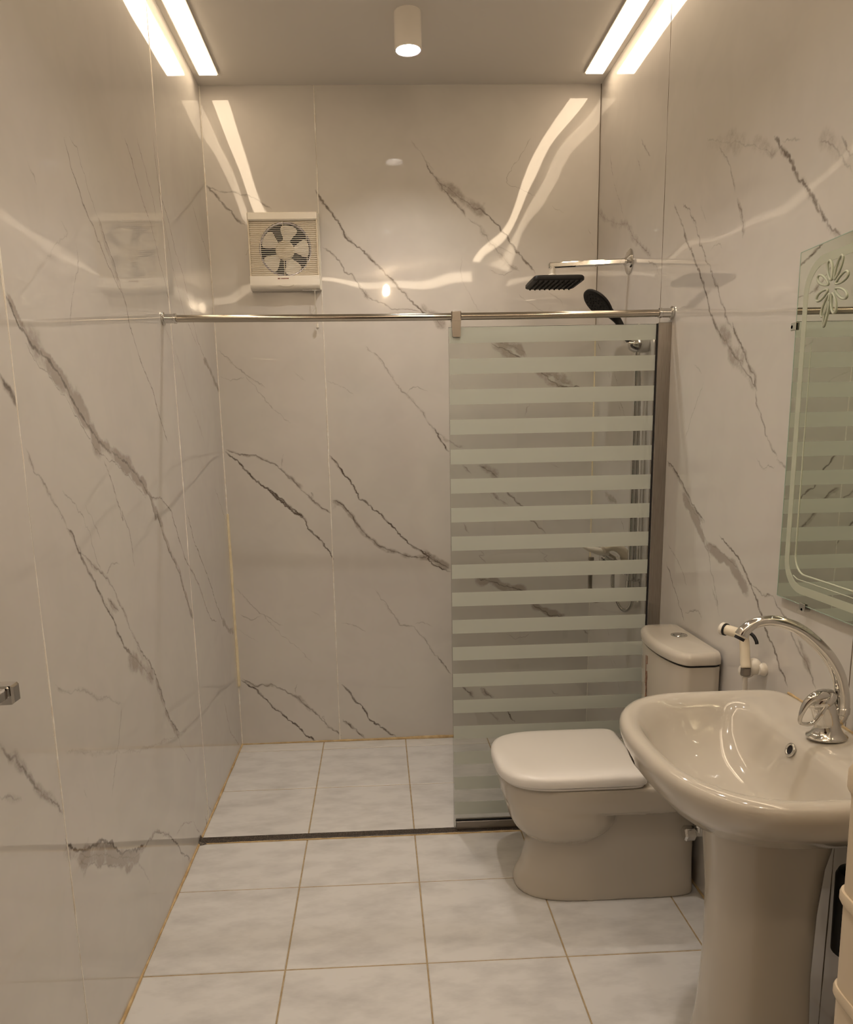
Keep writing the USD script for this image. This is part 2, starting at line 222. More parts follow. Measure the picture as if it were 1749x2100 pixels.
# ------------------------------------------------------------------ the marble sheets
VEINS = """L 9 85 16 60 8 -1985,1746 -1967,1729 -1955,1713 -1938,1700 -1890,1665 -1815,1645 -1761,1614 -1701,1568 -1642,1516 -1544,1464 -1477,1443
L 3 60 46 60 26 -1920,1669 -1866,1632 -1787,1594 -1723,1550 -1641,1498 -1577,1445 -1455,1412 -1321,1358 -1206,1298
L 7 75 24 45 5 -1477,1443 -1359,1409 -1249,1354 -1167,1295 -1124,1224 -1116,1252 -1053,1163 -990,1092 -898,1013 -854,934 -760,811
L 14 90 22 50 0 -2043,1597 -2018,1576 -1999,1559 -1984,1537
L 5 60 12 15 0 -1121,2328 -1073,2292 -1038,2255 -1000,2217 -953,2171 -908,2145 -869,2090 -838,2042 -792,1996 -753,1920
L 5 60 14 20 0 -1598,2160 -1580,2131 -1569,2107 -1541,2077 -1518,2049 -1497,2032 -1476,2013 -1452,2003 -1430,1983 -1396,1953 -1359,1924 -1326,1906 -1291,1887 -1264,1879 -1243,1848 -1232,1810 -1190,1753 -1117,1676 -1048,1628 -987,1539 -917,1458
L 5 55 25 30 -8 -1411,2039 -1392,2018 -1370,1992 -1339,1970 -1316,1940 -1299,1916 -1263,1881
L 4 35 8 10 0 -1564,2172 -1517,2167 -1502,2130 -1481,2115 -1469,2090 -1442,2065 -1415,2038
L 4 45 10 20 0 -990,2371 -957,2333 -918,2292 -884,2262 -860,2234 -835,2188
L 4 65 8 20 0 -799,2441 -794,2345 -776,2288 -727,2253 -666,2206 -611,2129 -517,2068 -454,1981 -362,1863 -245,1792 -111,1731 34,1665
L 3 45 8 20 0 -786,2315 -777,2245 -710,2145 -680,2075 -641,2030 -558,1937 -372,1832
L 5 45 24 40 0 -279,1797 -144,1753 34,1665
L 4 45 10 15 0 -280,2383 -184,2313 -58,2251 6,2210
L 3 40 10 15 0 -1584,1939 -1581,1905 -1591,1870 -1608,1852 -1640,1806 -1657,1778 -1677,1734
L 5 30 16 15 0 -1816,2041 -1807,2025 -1790,2019 -1782,2005
L 4 18 14 12 0 -1670,1961 -1635,1944 -1695,1907 -1774,1859
L 3 18 20 15 0 -839,1838 -719,1774 -586,1655 -355,1452
L 5 55 10 15 0 -1541,1425 -1487,1352 -1434,1258 -1436,1283 -1387,1218 -1371,1121
L 5 38 14 20 0 -1974,1458 -1934,1405 -1871,1352 -1833,1302 -1831,1309 -1816,1281
L 8 85 16 30 0 -1816,1281 -1778,1258 -1759,1219 -1726,1181 -1686,1141 -1636,1076 -1580,1017 -1561,975 -1513,919 -1458,875
L 5 40 50 42 -4 -1487,895 -1397,839 -1285,750
L 4 45 14 25 0 -1761,1233 -1690,1175 -1606,1136 -1536,1065 -1478,987 -1386,877
L 6 75 22 35 -8 -1413,908 -1363,859 -1308,812 -1263,755 -1219,683 -1192,621 -1139,561 -1060,488
L 4 40 8 10 0 -1816,1363 -1728,1311 -1681,1255 -1659,1194 -1631,1145
L 4 30 8 10 0 -1689,1322 -1650,1275 -1609,1226
L 4 40 8 15 0 -1606,1136 -1573,1150 -1511,1155 -1491,1141
L 5 50 18 35 0 -1608,1075 -1578,1053 -1531,1027
L 5 60 12 25 0 -1226,1333 -1146,1294 -1061,1290 -1000,1260 -937,1228 -884,1148 -805,1046 -720,988 -630,918 -558,825 -474,749 -372,707
L 6 80 8 20 0 -728,1200 -644,1080 -527,977 -431,879 -348,778 -253,687
L 5 40 30 55 0 -253,687 -161,628 -35,577
L 4 35 10 15 0 -226,1266 -129,1182 -9,1072
L 4 35 8 12 0 -1577,781 -1621,705 -1658,656 -1709,578
L 4 22 14 18 0 -1964,961 -1890,922 -1814,901 -1738,854 -1662,827 -1577,781
L 3 16 14 18 0 -1952,808 -1796,737 -1498,614 -1198,524 -959,461
L 7 55 22 35 0 -2209,940 -2183,894 -2164,890 -2131,843 -2100,799 -2057,753 -2010,707 -1996,681
L 6 35 16 20 0 -2233,845 -2200,825 -2160,796
L 9 85 26 45 -12 -1995,626 -1984,606 -1938,570 -1898,544 -1852,530 -1805,511 -1746,472 -1711,438 -1688,411 -1646,392 -1572,354 -1506,331
L 4 30 40 60 0 -1943,553 -1858,508 -1767,449 -1678,391 -1608,349 -1545,324
L 4 40 14 30 0 -1934,543 -1917,519 -1673,367 -1661,370
L 4 30 24 40 0 -1677,396 -1651,346 -1595,335
L 5 55 16 35 0 -1542,334 -1452,319 -1393,311 -1302,254 -1265,220
L 6 70 14 25 0 -1302,251 -1197,164 -1153,100 -1088,47 -1057,9
L 3 35 10 20 0 -1202,191 -1102,179 -978,120 -935,65 -887,16
L 3 35 8 15 0 -1343,264 -1271,240 -1247,203
L 4 60 6 15 0 -761,94 -725,42 -679,-9
L 7 95 10 40 0 -804,46 -793,16 -775,-14
L 4 35 12 25 0 -329,336 -251,168 -75,29
L 4 25 10 15 0 -1581,321 -1526,263 -1488,196
L 4 25 9 10 0 -1135,573 -1050,434 -942,329
L 4 25 9 12 0 -1874,680 -1862,655
B 9 60 14 25 0 -3,2535 18,2515 46,2492 84,2445 123,2401 161,2375
B 6 45 14 22 0 0,2540 56,2516 146,2502 203,2482 235,2463 275,2433
B 9 92 12 25 0 14,1413 41,1387 66,1368 99,1327 132,1286 175,1254 217,1213 234,1190 277,1158 302,1130 346,1106 192,1246 226,1205 251,1186 303,1135 338,1116 363,1084 371,1052 431,986 466,939 482,902
B 6 65 14 30 0 17,1420 77,1396 147,1394 208,1364 259,1328 310,1273 343,1237 395,1182 412,1168 438,1145 478,1121
B 4 60 24 35 0 285,1309 310,1278 348,1232
B 4 40 8 15 0 259,1328 270,1372 276,1394
B 4 50 6 10 0 392,1186 392,1218 399,1182
B 9 92 12 25 0 20,330 64,294 100,263 130,222 152,192 197,160 233,119 251,98 279,82 305,45 333,24 361,1
B 6 60 14 30 0 18,335 83,298 158,300 231,263 295,216 349,164 394,113 430,71 477,34 488,30
B 4 55 24 35 0 272,242 313,201 353,154
B 4 40 8 15 0 272,242 274,276 285,301
B 4 50 6 10 0 403,112 400,132 410,87
B 8 75 14 30 0 466,2511 494,2464 526,2425 566,2377 581,2345 593,2321 630,2285 651,2279 672,2256 696,2228 721,2207 747,2187 771,2154 830,2100 855,2067 881,2042 915,2008 941,1983
B 4 45 40 40 0 915,2025 950,2008 984,1966 1010,1932
B 5 50 12 25 0 490,2281 531,2250 560,2221 579,2177 609,2168 642,2123 662,2086 717,2053 760,2035 785,2017 854,2018 906,2010
B 4 40 20 30 0 650,2103 670,2074 691,2061
B 9 92 13 28 0 482,1389 517,1340 542,1303 577,1262 594,1231 615,1185 637,1171 663,1148 707,1115 729,1087 751,1060 796,1013 829,975 890,932 931,903 925,894 964,857 995,840 1031,831
B 6 70 22 40 -4 488,1178 528,1165 558,1128 580,1100 599,1066 632,1018 669,989 703,960 748,941 816,911 873,902 931,903 1025,847
B 5 60 30 45 0 897,936 954,895 1025,840
B 9 90 12 25 0 497,290 528,252 557,208 591,177 615,141 625,109 649,83 675,74 705,46 735,18 753,10
B 7 80 18 35 0 495,111 517,89 546,66 576,29 601,10
B 4 28 14 18 0 882,2709 919,2662 951,2616 976,2585
B 6 60 18 30 0 943,2624 976,2565 1026,2497 1059,2467 1084,2441 1118,2401
B 4 42 44 40 0 992,2546 1043,2514 1093,2474 1152,2434 1199,2418
B 8 75 14 30 0 1152,2430 1178,2430 1212,2406 1238,2382 1263,2354 1294,2317 1324,2273 1359,2236 1394,2191 1424,2162
B 4 38 22 28 0 1127,2395 1178,2354 1220,2298 1264,2245 1307,2192 1350,2167
B 4 38 14 18 0 1246,2282 1298,2257 1324,2240
B 4 28 12 16 0 1212,2177 1281,2155 1333,2183
B 3 40 8 12 0 1394,2713 1369,2663 1306,2578 1289,2535 1426,2479
B 3 22 10 12 0 1100,2235 1090,2170 1107,2113 1150,2046 1185,1988
B 3 28 10 14 0 1342,2085 1377,2051 1430,2017 1483,1983
B 3 28 10 14 0 1473,2083 1535,2049 1549,2024
B 5 55 8 20 0 1654,2337 1665,2321
B 5 45 8 20 0 1675,2289 1684,2276
B 5 55 8 20 0 1742,2144 1748,2135
B 4 25 10 14 0 1495,2439 1547,2410
B 4 45 14 22 0 659,1863 685,1841 727,1811 752,1768 777,1721 820,1665 864,1628 890,1594 916,1568 933,1524 959,1497
B 7 85 14 28 0 955,1506 981,1462 1003,1430 1032,1390
B 4 30 22 25 0 933,1541 977,1479 1057,1416 1102,1406
B 4 35 10 14 0 838,1656 865,1679 891,1682 935,1658
B 3 28 10 14 0 479,1718 557,1687 608,1647
B 3 28 9 12 0 333,1759 366,1728 392,1717
B 4 40 14 20 0 674,751 729,667 785,581 855,567 855,559 902,504 946,431 965,405
B 6 75 12 25 0 962,418 985,380 1009,345 1025,323
B 4 30 10 14 0 855,580 896,584 944,565
B 4 30 9 12 0 506,595 587,575 621,550
B 4 35 12 18 0 11,1857 59,1806 117,1754 158,1724 192,1702 213,1691
B 4 32 9 12 0 117,1754 185,1664 238,1599 314,1532
B 4 35 9 14 0 12,1746 54,1726 116,1739
B 4 40 12 18 0 20,780 71,717 131,654 185,619 229,591
B 3 30 9 12 0 131,654 218,551 324,451 360,401
B 4 35 9 14 0 26,653 84,622 126,645
B 3 25 9 12 0 362,661 416,621
B 3 22 9 12 0 8,587 105,516
B 3 25 8 12 0 360,1754 388,1720
B 6 75 30 45 -8 1229,1868 1261,1847 1293,1834 1343,1809 1394,1787 1432,1756 1445,1737 1490,1706 1536,1680 1600,1670 1684,1653
B 4 30 44 50 0 1242,1871 1305,1858 1356,1836 1388,1811
B 4 30 44 50 0 1458,1737 1509,1721 1555,1692 1600,1673
B 4 50 10 15 0 1405,1599 1389,1578 1377,1544
B 6 60 14 25 0 1090,1331 1109,1313 1131,1287
B 7 70 34 45 0 1167,1328 1190,1317 1216,1301 1252,1265
B 7 70 14 25 0 1252,1265 1301,1196 1327,1169 1366,1129 1420,1059 1453,1029 1483,998
B 4 45 24 30 0 1222,1198 1261,1168 1307,1137
B 4 45 14 25 0 1097,1061 1104,1028 1117,1008
B 4 35 12 18 0 1508,1323 1541,1303
B 4 55 10 15 0 1678,1603 1698,1587
B 4 45 12 15 0 1166,934 1189,903 1169,901 1202,867
B 4 40 12 15 0 1454,922 1494,895 1481,879 1508,858
B 6 70 38 55 0 1155,791 1228,775 1282,753 1349,738 1389,730
B 6 70 40 60 4 1423,660 1471,624 1511,602 1579,597
B 6 65 16 35 0 1669,528 1693,503
B 6 70 22 45 0 1077,263 1104,241 1135,201
B 6 70 22 45 0 1173,249 1200,220 1241,197
B 7 80 12 25 0 1303,130 1317,97 1342,67
B 3 30 16 20 0 1207,130 1241,92 1269,69
B 4 30 12 15 0 1296,516 1343,494 1390,499 1417,526
B 4 30 12 15 0 1509,234 1531,204 1565,199
R 4 40 10 15 0 -153,2590 -177,2531 -203,2486
R 3 40 8 10 0 -209,2473 -275,2398 -332,2324 -359,2295
R 4 22 34 24 0 0,2413 -106,2354 -246,2303 -398,2260 -471,2224
R 5 40 30 26 0 -424,2236 -521,2170 -611,2122 -686,2079
R 4 40 12 25 0 -657,2072 -740,2035 -772,2000
R 5 45 10 18 0 -881,2206 -938,2144 -976,2093 -1029,2040
R 8 75 14 30 0 -975,2099 -1012,2049 -1064,1997 -1114,1941 -1155,1894 -1188,1855 -1205,1819 -1244,1775 -1274,1746 -1308,1723
R 5 55 14 22 0 -966,2177 -1033,2130 -1084,2072 -1110,2032 -1152,1978 -1229,1897 -1290,1822 -1320,1780 -1361,1743
R 4 25 12 15 0 -1098,2135 -1131,2099 -1155,2071
R 5 40 44 40 0 -1280,1748 -1328,1710 -1394,1666 -1443,1641
R 7 75 18 30 0 -1359,1756 -1400,1712 -1444,1671 -1471,1633 -1508,1600 -1528,1564
R 6 60 24 35 6 -1308,1728 -1369,1679 -1433,1631 -1492,1596 -1528,1564
R 5 50 12 20 0 -1518,1565 -1533,1529 -1557,1498 -1583,1458 -1618,1419 -1650,1391
R 5 35 16 25 0 -1650,1391 -1685,1378 -1719,1355
R 4 45 8 15 0 -1640,1393 -1653,1405
R 4 45 10 15 0 -1546,1385 -1590,1364 -1643,1374
R 10 70 16 35 0 -1532,2172 -1574,2136 -1609,2107 -1636,2068 -1661,2035 -1702,2008 -1721,1984 -1745,1957 -1771,1935 -1797,1906 -1822,1882 -1844,1875 -1856,1866
R 4 70 16 35 0 -1752,1959 -1766,1939 -1784,1922
R 4 40 8 12 0 -1829,1880 -1851,1875
R 6 45 14 18 0 -539,2515 -596,2463 -640,2422
R 4 35 9 12 0 -491,2465 -550,2406
R 4 45 12 20 0 -1217,2257 -1259,2218 -1300,2174 -1324,2127 -1338,2103
R 5 45 24 35 0 -1347,2084 -1374,2049 -1390,2005 -1393,1970
R 4 20 50 20 0 -1126,2307 -1247,2262 -1358,2219 -1448,2179 -1501,2156
R 4 25 40 24 0 -1480,2168 -1532,2137 -1560,2136
R 5 35 40 22 0 -1740,2099 -1797,2060 -1838,2019 -1875,1988
R 6 50 30 22 0 -1824,2069 -1849,2038 -1871,2016
R 5 35 10 15 0 -1577,2148 -1613,2139 -1658,2125
R 4 35 8 12 0 -1190,1606 -1159,1567 -1107,1503 -1068,1436
R 4 30 10 14 0 -1110,1671 -1149,1650 -1172,1636
R 3 35 8 12 0 -1192,1986 -1217,1996 -1256,1990 -1271,1973
R 7 70 14 30 6 -924,1366 -980,1341 -1033,1315 -1086,1280 -1137,1246 -1186,1213 -1247,1189
R 4 30 34 60 12 -1072,1266 -1139,1227 -1204,1190 -1245,1142 -1320,1121 -1400,1108 -1467,1085 -1510,1064 -1552,1039
R 7 75 10 25 0 -1350,1156 -1419,1136 -1484,1112 -1512,1088 -1560,1054 -1592,1024 -1624,989 -1646,958 -1667,931 -1695,916 -1715,895 -1730,873 -1761,856 -1776,835
R 8 90 12 30 0 -1479,1113 -1495,1104 -1511,1097
R 5 60 12 25 0 -1565,1051 -1608,1041 -1636,1037 -1678,1042 -1701,1029 -1728,1009 -1759,991 -1777,970 -1803,947 -1836,927 -1860,909 -1877,890 -1894,870
R 4 35 24 40 0 -1804,968 -1827,941 -1852,919 -1868,903
R 4 50 10 15 0 -1232,1141 -1267,1109 -1295,1081 -1305,1047 -1333,1015 -1362,964 -1384,923
R 4 30 14 20 0 -1323,998 -1358,953 -1372,930
R 5 65 8 15 0 -951,1014 -995,968 -1021,943 -1062,910 -1087,881 -1127,847
R 4 40 10 18 0 -1131,876 -1197,895 -1236,901 -1262,893
R 4 40 8 12 0 -959,1081 -1024,1050 -1071,1023 -1134,966
R 5 55 8 15 0 -1792,1033 -1797,1040
R 4 50 10 20 0 -33,1860 -91,1815
R 4 40 10 20 0 -203,1720 -236,1685
R 4 50 8 15 0 -281,1716 -343,1655
R 5 60 8 15 0 -383,1586 -445,1529
R 4 40 10 15 0 -351,1579 -400,1541
R 4 30 14 20 0 -175,1458 -200,1410
R 4 35 30 40 0 -198,1204 -282,1180 -380,1170
R 5 60 8 15 0 -432,1111 -491,1063
R 5 60 8 15 0 -743,933 -792,897
R 4 50 8 15 0 -294,609 -328,570
R 4 50 8 15 0 -347,477 -399,458
R 4 50 8 15 0 -386,495 -427,473
R 4 45 10 15 0 -190,322 -216,277
R 4 45 10 15 0 -462,412 -503,380
R 5 50 10 15 0 -781,1666 -756,1634
R 4 60 6 15 0 -786,1555 -783,1520
R 4 60 6 15 0 -782,1456 -807,1422"""
rng = np.random.default_rng(5)
def vein_samples(wall):
    """Points every 1.5 mm along the printed veins of one wall: position, half width, strength, for cores and for bands."""
    core, band = [], []
    for line in VEINS.split('\n'):
        w, cw, cs, hw, hs, ho, *pts = line.split()
        if w != wall: continue
        cw, cs, hw, hs, ho = float(cw) / 1000, float(cs) / 100, float(hw) / 1000, float(hs) / 100, float(ho) / 1000
        p = np.array([[float(c) for c in q.split(',')] for q in pts]) / 1000
        seg = np.linalg.norm(np.diff(p, axis=0), axis=1); s = np.concatenate([[0], np.cumsum(seg)]); L = s[-1]
        u = np.arange(0, L, .0015); q = np.stack([np.interp(u, s, p[:, 0]), np.interp(u, s, p[:, 1])], 1)
        if len(q) < 3: continue
        t = np.gradient(q, axis=0); t /= np.maximum(np.linalg.norm(t, axis=1, keepdims=True), 1e-9); nrm = np.stack([-t[:, 1], t[:, 0]], 1)
        o = rng.random(4) * 100
        def n1(f, k): return meshkit.noise(np.stack([u * f + o[k], np.full_like(u, o[k] * 3), np.zeros_like(u)], 1), k)
        wob = (n1(38, 0) - .5) * .010 + (n1(110, 1) - .5) * .006 + (n1(330, 2) - .5) * .0022
        fade = np.clip(np.minimum(u, L - u) / .035 + .35, 0, 1)
        c = q + nrm * wob[:, None]
        wid = .60 * cw * (.45 + 1.1 * n1(70, 3) ** 1.2) * (.5 + .5 * fade)
        stg = cs * np.clip(.55 + .9 * n1(45, 1), 0, 1.15) * fade
        core.append(np.column_stack([c, wid, stg]))
        bw = .74 * hw * (.45 + 1.1 * n1(30, 2)) * (.4 + .6 * fade)
        b = q + nrm * (wob * .5 + (ho + (n1(24, 3) - .5) * hw * .5))[:, None]
        band.append(np.column_stack([b, bw, hs * np.clip(.4 + 1.1 * n1(28, 0), 0, 1.1) * fade]))
    return np.vstack(core), np.vstack(band)
def field(tree, S, P, k):
    d, i = tree.query(P, k=k, distance_upper_bound=.06)
    i = np.minimum(i, len(S) - 1); x = np.clip(1.35 * (1 - d / np.maximum(S[i, 2], 1e-4)), 0, 1)
    return (S[i, 3] * x * x * (3 - 2 * x)).max(1)
def sheet(parent, wall, samples, u0, u1, z0, z1, depth=.006):
    """One printed sheet as one mesh: a front of quads that get finer where veins are printed, with sides and a back."""
    (cs, bs), n0 = samples, .1
    ct, bt = cKDTree(cs[:, :2]), cKDTree(bs[:, :2])
    nu, nv = max(1, round((u1 - u0) / n0)), max(1, round((z1 - z0) / n0)); du, dv = (u1 - u0) / nu, (z1 - z0) / nv
    a, b = np.meshgrid(np.arange(nu), np.arange(nv), indexing='ij'); cells = np.stack([a.ravel(), b.ravel()], 1); done = []
    for level in range(7):
        k = 2 ** level; size = np.array([du, dv]) / k
        ctr = np.array([u0, z0]) + (cells + .5) * size; rad = np.linalg.norm(size) / 2
        dc, ic = ct.query(ctr); db, ib = bt.query(ctr)
        need = (dc - cs[ic, 2] < rad) if level < 6 else np.zeros(len(cells), bool)
        if level < 4: need |= (db - bs[ib, 2] < rad) | (dc < rad + .01) | (level == 0)
        leaf = cells[~need]; done.append(np.column_stack([np.array([u0, z0]) + leaf * size, np.broadcast_to(size, leaf.shape)]))
        c = cells[need]; cells = np.vstack([c * 2 + d for d in ((0, 0), (1, 0), (1, 1), (0, 1))]) if len(c) else np.zeros((0, 2), int)
        if not len(cells): break
    q = np.vstack(done); corner = np.array([(0, 0), (1, 0), (1, 1), (0, 1)])
    uv = (q[:, None, :2] + corner * q[:, None, 2:]).reshape(-1, 2)
    key, inv = np.unique(np.round(uv * 20000).astype(np.int64), axis=0, return_inverse=True); inv = inv.ravel()
    uv2 = key / 20000.0; faces = inv.reshape(-1, 4)
    vein = np.zeros((len(uv2) + 8, 3), np.float32); vein[:len(uv2), 0] = field(ct, cs, uv2, 16); vein[:len(uv2), 1] = field(bt, bs, uv2, 40)
    def place(uv, off):
        off = np.full(len(uv), off)
        if wall == 'L': return np.column_stack([off * -1, uv])
        if wall == 'R': return np.column_stack([W + off, uv])
        if wall == 'B': return np.column_stack([uv[:, 0], off, uv[:, 1]])
        return np.column_stack([uv[:, 0], D - off, uv[:, 1]])
    rect = np.array([(u0, z0), (u1, z0), (u1, z1), (u0, z1)])
    N = len(uv2); v = np.vstack([place(uv2, 0), place(rect, 0), place(rect, depth)])
    side = [[N + 4, N + 5, N + 1, N], [N + 5, N + 6, N + 2, N + 1], [N + 6, N + 7, N + 3, N + 2], [N + 7, N + 4, N, N + 3], [N + 7, N + 6, N + 5, N + 4]]
    faces = np.vstack([faces, side])
    if wall in 'RF': faces = faces[:, ::-1]
    g = UsdGeom.Mesh.Define(stage, numbered(str(parent.GetPath()) + '/panel'))
    g.CreatePointsAttr(Vt.Vec3fArray.FromNumpy(v.astype(np.float32))); g.CreateFaceVertexCountsAttr(Vt.IntArray.FromNumpy(np.full(len(faces), 4, np.int32)))
    g.CreateFaceVertexIndicesAttr(Vt.IntArray.FromNumpy(faces.astype(np.int32).ravel())); g.CreateSubdivisionSchemeAttr('none')
    pv = UsdGeom.PrimvarsAPI(g).CreatePrimvar('vein', Sdf.ValueTypeNames.Color3fArray, 'vertex'); pv.Set(Vt.Vec3fArray.FromNumpy(vein))
    UsdShade.MaterialBindingAPI.Apply(g.GetPrim()).Bind(M['marble' if wall == 'B' else 'marble_side'])
    return len(faces)
G = .0012
wall_left, wall_back, wall_right, wall_front = structure('wall_left'), structure('wall_back'), structure('wall_right'), structure('wall_front')
SL, SB, SR = vein_samples('L'), vein_samples('B'), vein_samples('R')
SF = tuple(np.column_stack([s[:, 0] * -.7 + .4, s[:, 1:]]) for s in SR)
n = 0
for a, b in ((-.759, -.0015), (-1.989, -.759), (-3.219, -1.989), (D, -3.219)): n += sheet(wall_left, 'L', SL, a + G, b - G, 0, H)
for a, b in ((.0015, .4777), (.4777, W - .0015)): n += sheet(wall_back, 'B', SB, a + G, b - G, 0, H)
for a, b in ((-.797, -.0015), (-2.015, -.797), (-3.233, -2.015), (D, -3.233)): n += sheet(wall_right, 'R', SR, a + G, b - G, 0, H)
for a, b, c in ((0, .25, 0), (1.07, W, 0), (.25, 1.07, 2.06)): n += sheet(wall_front, 'F', SF, a + G, b - G, c, H)
print('panel quads', n)
part(wall_left, 'backing', box(-.12, -.0065, D, 0, -.1, H), M['backing'], False)
part(wall_right, 'backing', box(W + .0065, W + .12, D, 0, -.1, H), M['backing'], False)
part(wall_back, 'backing', box(-.12, W + .12, .0065, .12, -.1, H), M['backing'], False)
part(wall_front, 'backing', cat([box(-.12, .25, D - .15, D - .0065, -.1, H), box(1.07, W + .12, D - .15, D - .0065, -.1, H), box(.25, 1.07, D - .15, D - .0065, 2.06, H)]), M['backing'], False)
ceiling = structure('ceiling')
part(ceiling, 'ceiling_board', box(-.12, W + .12, D - .15, .12, H, H + .1), M['ceil'], False)

def bead(x, y, z0, z1, r, seed, jit=.5, dx=0, dy=0, n=70):
    """Uneven line of sealant, vertical."""
    z = np.linspace(z0, z1, n); k = meshkit.fbm(np.stack([z * 9, z * 0 + seed, z * 0], 1), 3, seed); k2 = meshkit.noise(np.stack([z * 14, z * 0 + seed + 9, z * 0], 1), seed)
    return tube(np.stack([x + dx * (k2 - .5), y + dy * (k2 - .5), z], 1), r * (1 - jit + 2 * jit * k), 8)
for y, s in ((-.759, 1), (-1.989, 2), (-3.219, 3)): part(wall_left, 'joint_sealant', bead(-.0006, y, 0, H, .0024, s, .9, dy=.0022), M['caulk'])
part(wall_back, 'joint_sealant', bead(.4777, .0006, 0, H, .0025, 4, .85, dx=.0016), M['caulk'])
for y, s in ((-.797, 5), (-2.015, 6), (-3.233, 7)): part(wall_right, 'joint_sealant', bead(W + .001, y, 0, H, .0019, s, .8, dy=.001), M['darkjoint'])
part(wall_back, 'corner_sealant', bead(.0012, -.0012, 0, .30, .0030, 8, .7), M['caulk'])
part(wall_back, 'corner_sealant', bead(.0018, -.0018, .30, 1.13, .0088, 9, .3), M['yellowcaulk'])
part(wall_back, 'corner_sealant', bead(.0012, -.0012, 1.13, H, .0026, 10, .7), M['caulk'])
part(wall_back, 'corner_sealant', bead(W - .0012, -.0012, .70, 1.9, .0042, 11, .4), M['yellowcaulk'])
part(wall_back, 'corner_sealant', bead(W - .0008, -.0008, 1.9, H, .0022, 12, .5), M['darkjoint'])
part(wall_back, 'corner_sealant', bead(W - .0008, -.0008, 0, .70, .0022, 13, .5), M['caulk'])
def lay(p0, p1, r, seed, jit=.5, n=90):
    t = np.linspace(0, 1, n)[:, None]; p = np.array(p0) * (1 - t) + np.array(p1) * t; k = meshkit.fbm(np.stack([t[:, 0] * 30, t[:, 0] * 0 + seed, t[:, 0] * 0], 1), 3, seed)
    rr = np.interp(t[:, 0], np.linspace(0, 1, len(np.atleast_1d(r))), np.atleast_1d(r)) if np.ndim(r) else r
    return tube(p, rr * (1 - jit + 2 * jit * k), 8)
part(wall_back, 'base_sealant', lay((0, -.002, .002), (W, -.002, .003), (.003, .004, .008, .010, .007, .006), 21, .4), M['ochre'])
part(wall_left, 'base_sealant', lay((.001, 0, .002), (.001, D, .002), .0045, 22, .5, 160), M['ochre'])
part(wall_right, 'base_sealant', lay((W - .001, 0, .002), (W - .001, D, .002), .004, 23, .5, 160), M['ochre'])

# ------------------------------------------------------------------ floor
floor = structure('floor')
part(floor, 'grout_bed', box(-.12, W + .12, D - .15, .12, -.1, -.0018), M['grout'], False)
def tile(x0, x1, y0, y1, mat):
    j, c, d = .0021, .0018, .012
    x0, x1, y0, y1 = x0 + j, x1 - j, y0 + j, y1 - j
    dz = random.uniform(-.0004, .0004)
    r = lambda k, z: np.array([(x0 + k, y0 + k, z), (x1 - k, y0 + k, z), (x1 - k, y1 - k, z), (x0 + k, y1 - k, z)])
    return loft([r(0, -d), r(0, -c + dz), r(c, dz)])
xs = [0, .3994, .7994, 1.1994, 1.5994, W]
rows = [(-.0914, 0), (-.4998, -.0914), (-.885, -.4998), (-1.2283, -.925)]
y = -1.2283
while y > D: rows.append((max(y - .40, D), y)); y -= .40
for i, (a, b) in enumerate(rows):
    for c, d in zip(xs[:-1], xs[1:]):
        part(floor, 'tile', tile(c, d, a, b, None), M['tile2'] if i == 0 else M['tile'], False)
trim_1 = structure('trim_1')
rg = np.random.default_rng(3)
g = box(0, W, -.924, -.886, -.05, .005, .002)
part(trim_1, 'granite_sill', g, M['granite'], False)
part(trim_1, 'front_sealant', lay((0.02, -.926, .0005), (W, -.926, .0005), (.002, .003, .005, .004), 31, .7, 120), M['ochre'])
part(trim_1, 'corner_chip', trimesh.convex.convex_hull(np.array([(0, -.94, .001), (.03, -.93, .001), (.012, -.90, .001), (0, -.895, .02), (.002, -.93, .014), (.02, -.92, .008)])), M['granite'], False)

# ------------------------------------------------------------------ behind the camera: door and lights
door_1 = structure('door_1')
part(door_1, 'frame', cat([box(.25, .30, D - .16, D + .03, 0, 2.06, .004), box(1.02, 1.07, D - .16, D + .03, 0, 2.06, .004), box(.25, 1.07, D - .16, D + .03, 2.01, 2.06, .004)]), M['door'], False)
leaf = [box(.26, .30, D - .90, D - .19, .008, 2.0, .003)]
part(door_1, 'leaf', leaf[0], M['door'], False)
for z0, z1 in ((.15, .92), (1.05, 1.88)):
    part(door_1, 'raised_field', box(.2999, .308, D - .80, D - .29, z0, z1, .004), M['door'], False)
part(door_1, 'handle', cat([lathe([(0, .024), (.008, .024), (.01, .01), (.05, .01)], (.30, D - .84, 1.02), (1, 0, 0)), tube([(.345, D - .84, 1.02), (.346, D - .79, 1.02), (.342, D - .73, 1.02)], .009)]), M['chrome'])
wall_hall = structure('wall_hall')
part(wall_hall, 'hall_side', cat([box(-.9, -.8, D - 2.6, D - .15, -.1, 2.9), box(2.3, 2.4, D - 2.6, D - .15, -.1, 2.9), box(-.9, 2.4, D - 2.7, D - 2.6, -.1, 2.9), box(-.9, 2.4, D - 2.7, D - .15, 2.8, 2.9), box(-.9, -.12, D - .25, D - .15, -.1, 2.9), box(W + .12, 2.4, D - .25, D - .15, -.1, 2.9)]), M['hall'], False)
part(wall_hall, 'hall_floor', box(-.9, 2.4, D - 2.7, D - .15, -.1, -.001), M['hall'], False)
SI, SW = .03, .07
def led(name_label, x0, x1, y0, y1):
    t = thing('led_strip', name_label, 'light', ((x0 + x1) / 2, (y0 + y1) / 2, H), 'warm LED strips under the ceiling edge')
    part(t, 'housing', box(x0 - .006, x1 + .006, y0 - .006, y1 + .006, H - .008, H, .001), M['white'], False)
    part(t, 'diffuser', box(x0, x1, y0, y1, H - .012, H - .008), M['strip'], False)
led('warm LED strip under the ceiling along the left wall', SI, SI + SW, D + .12, -.12)
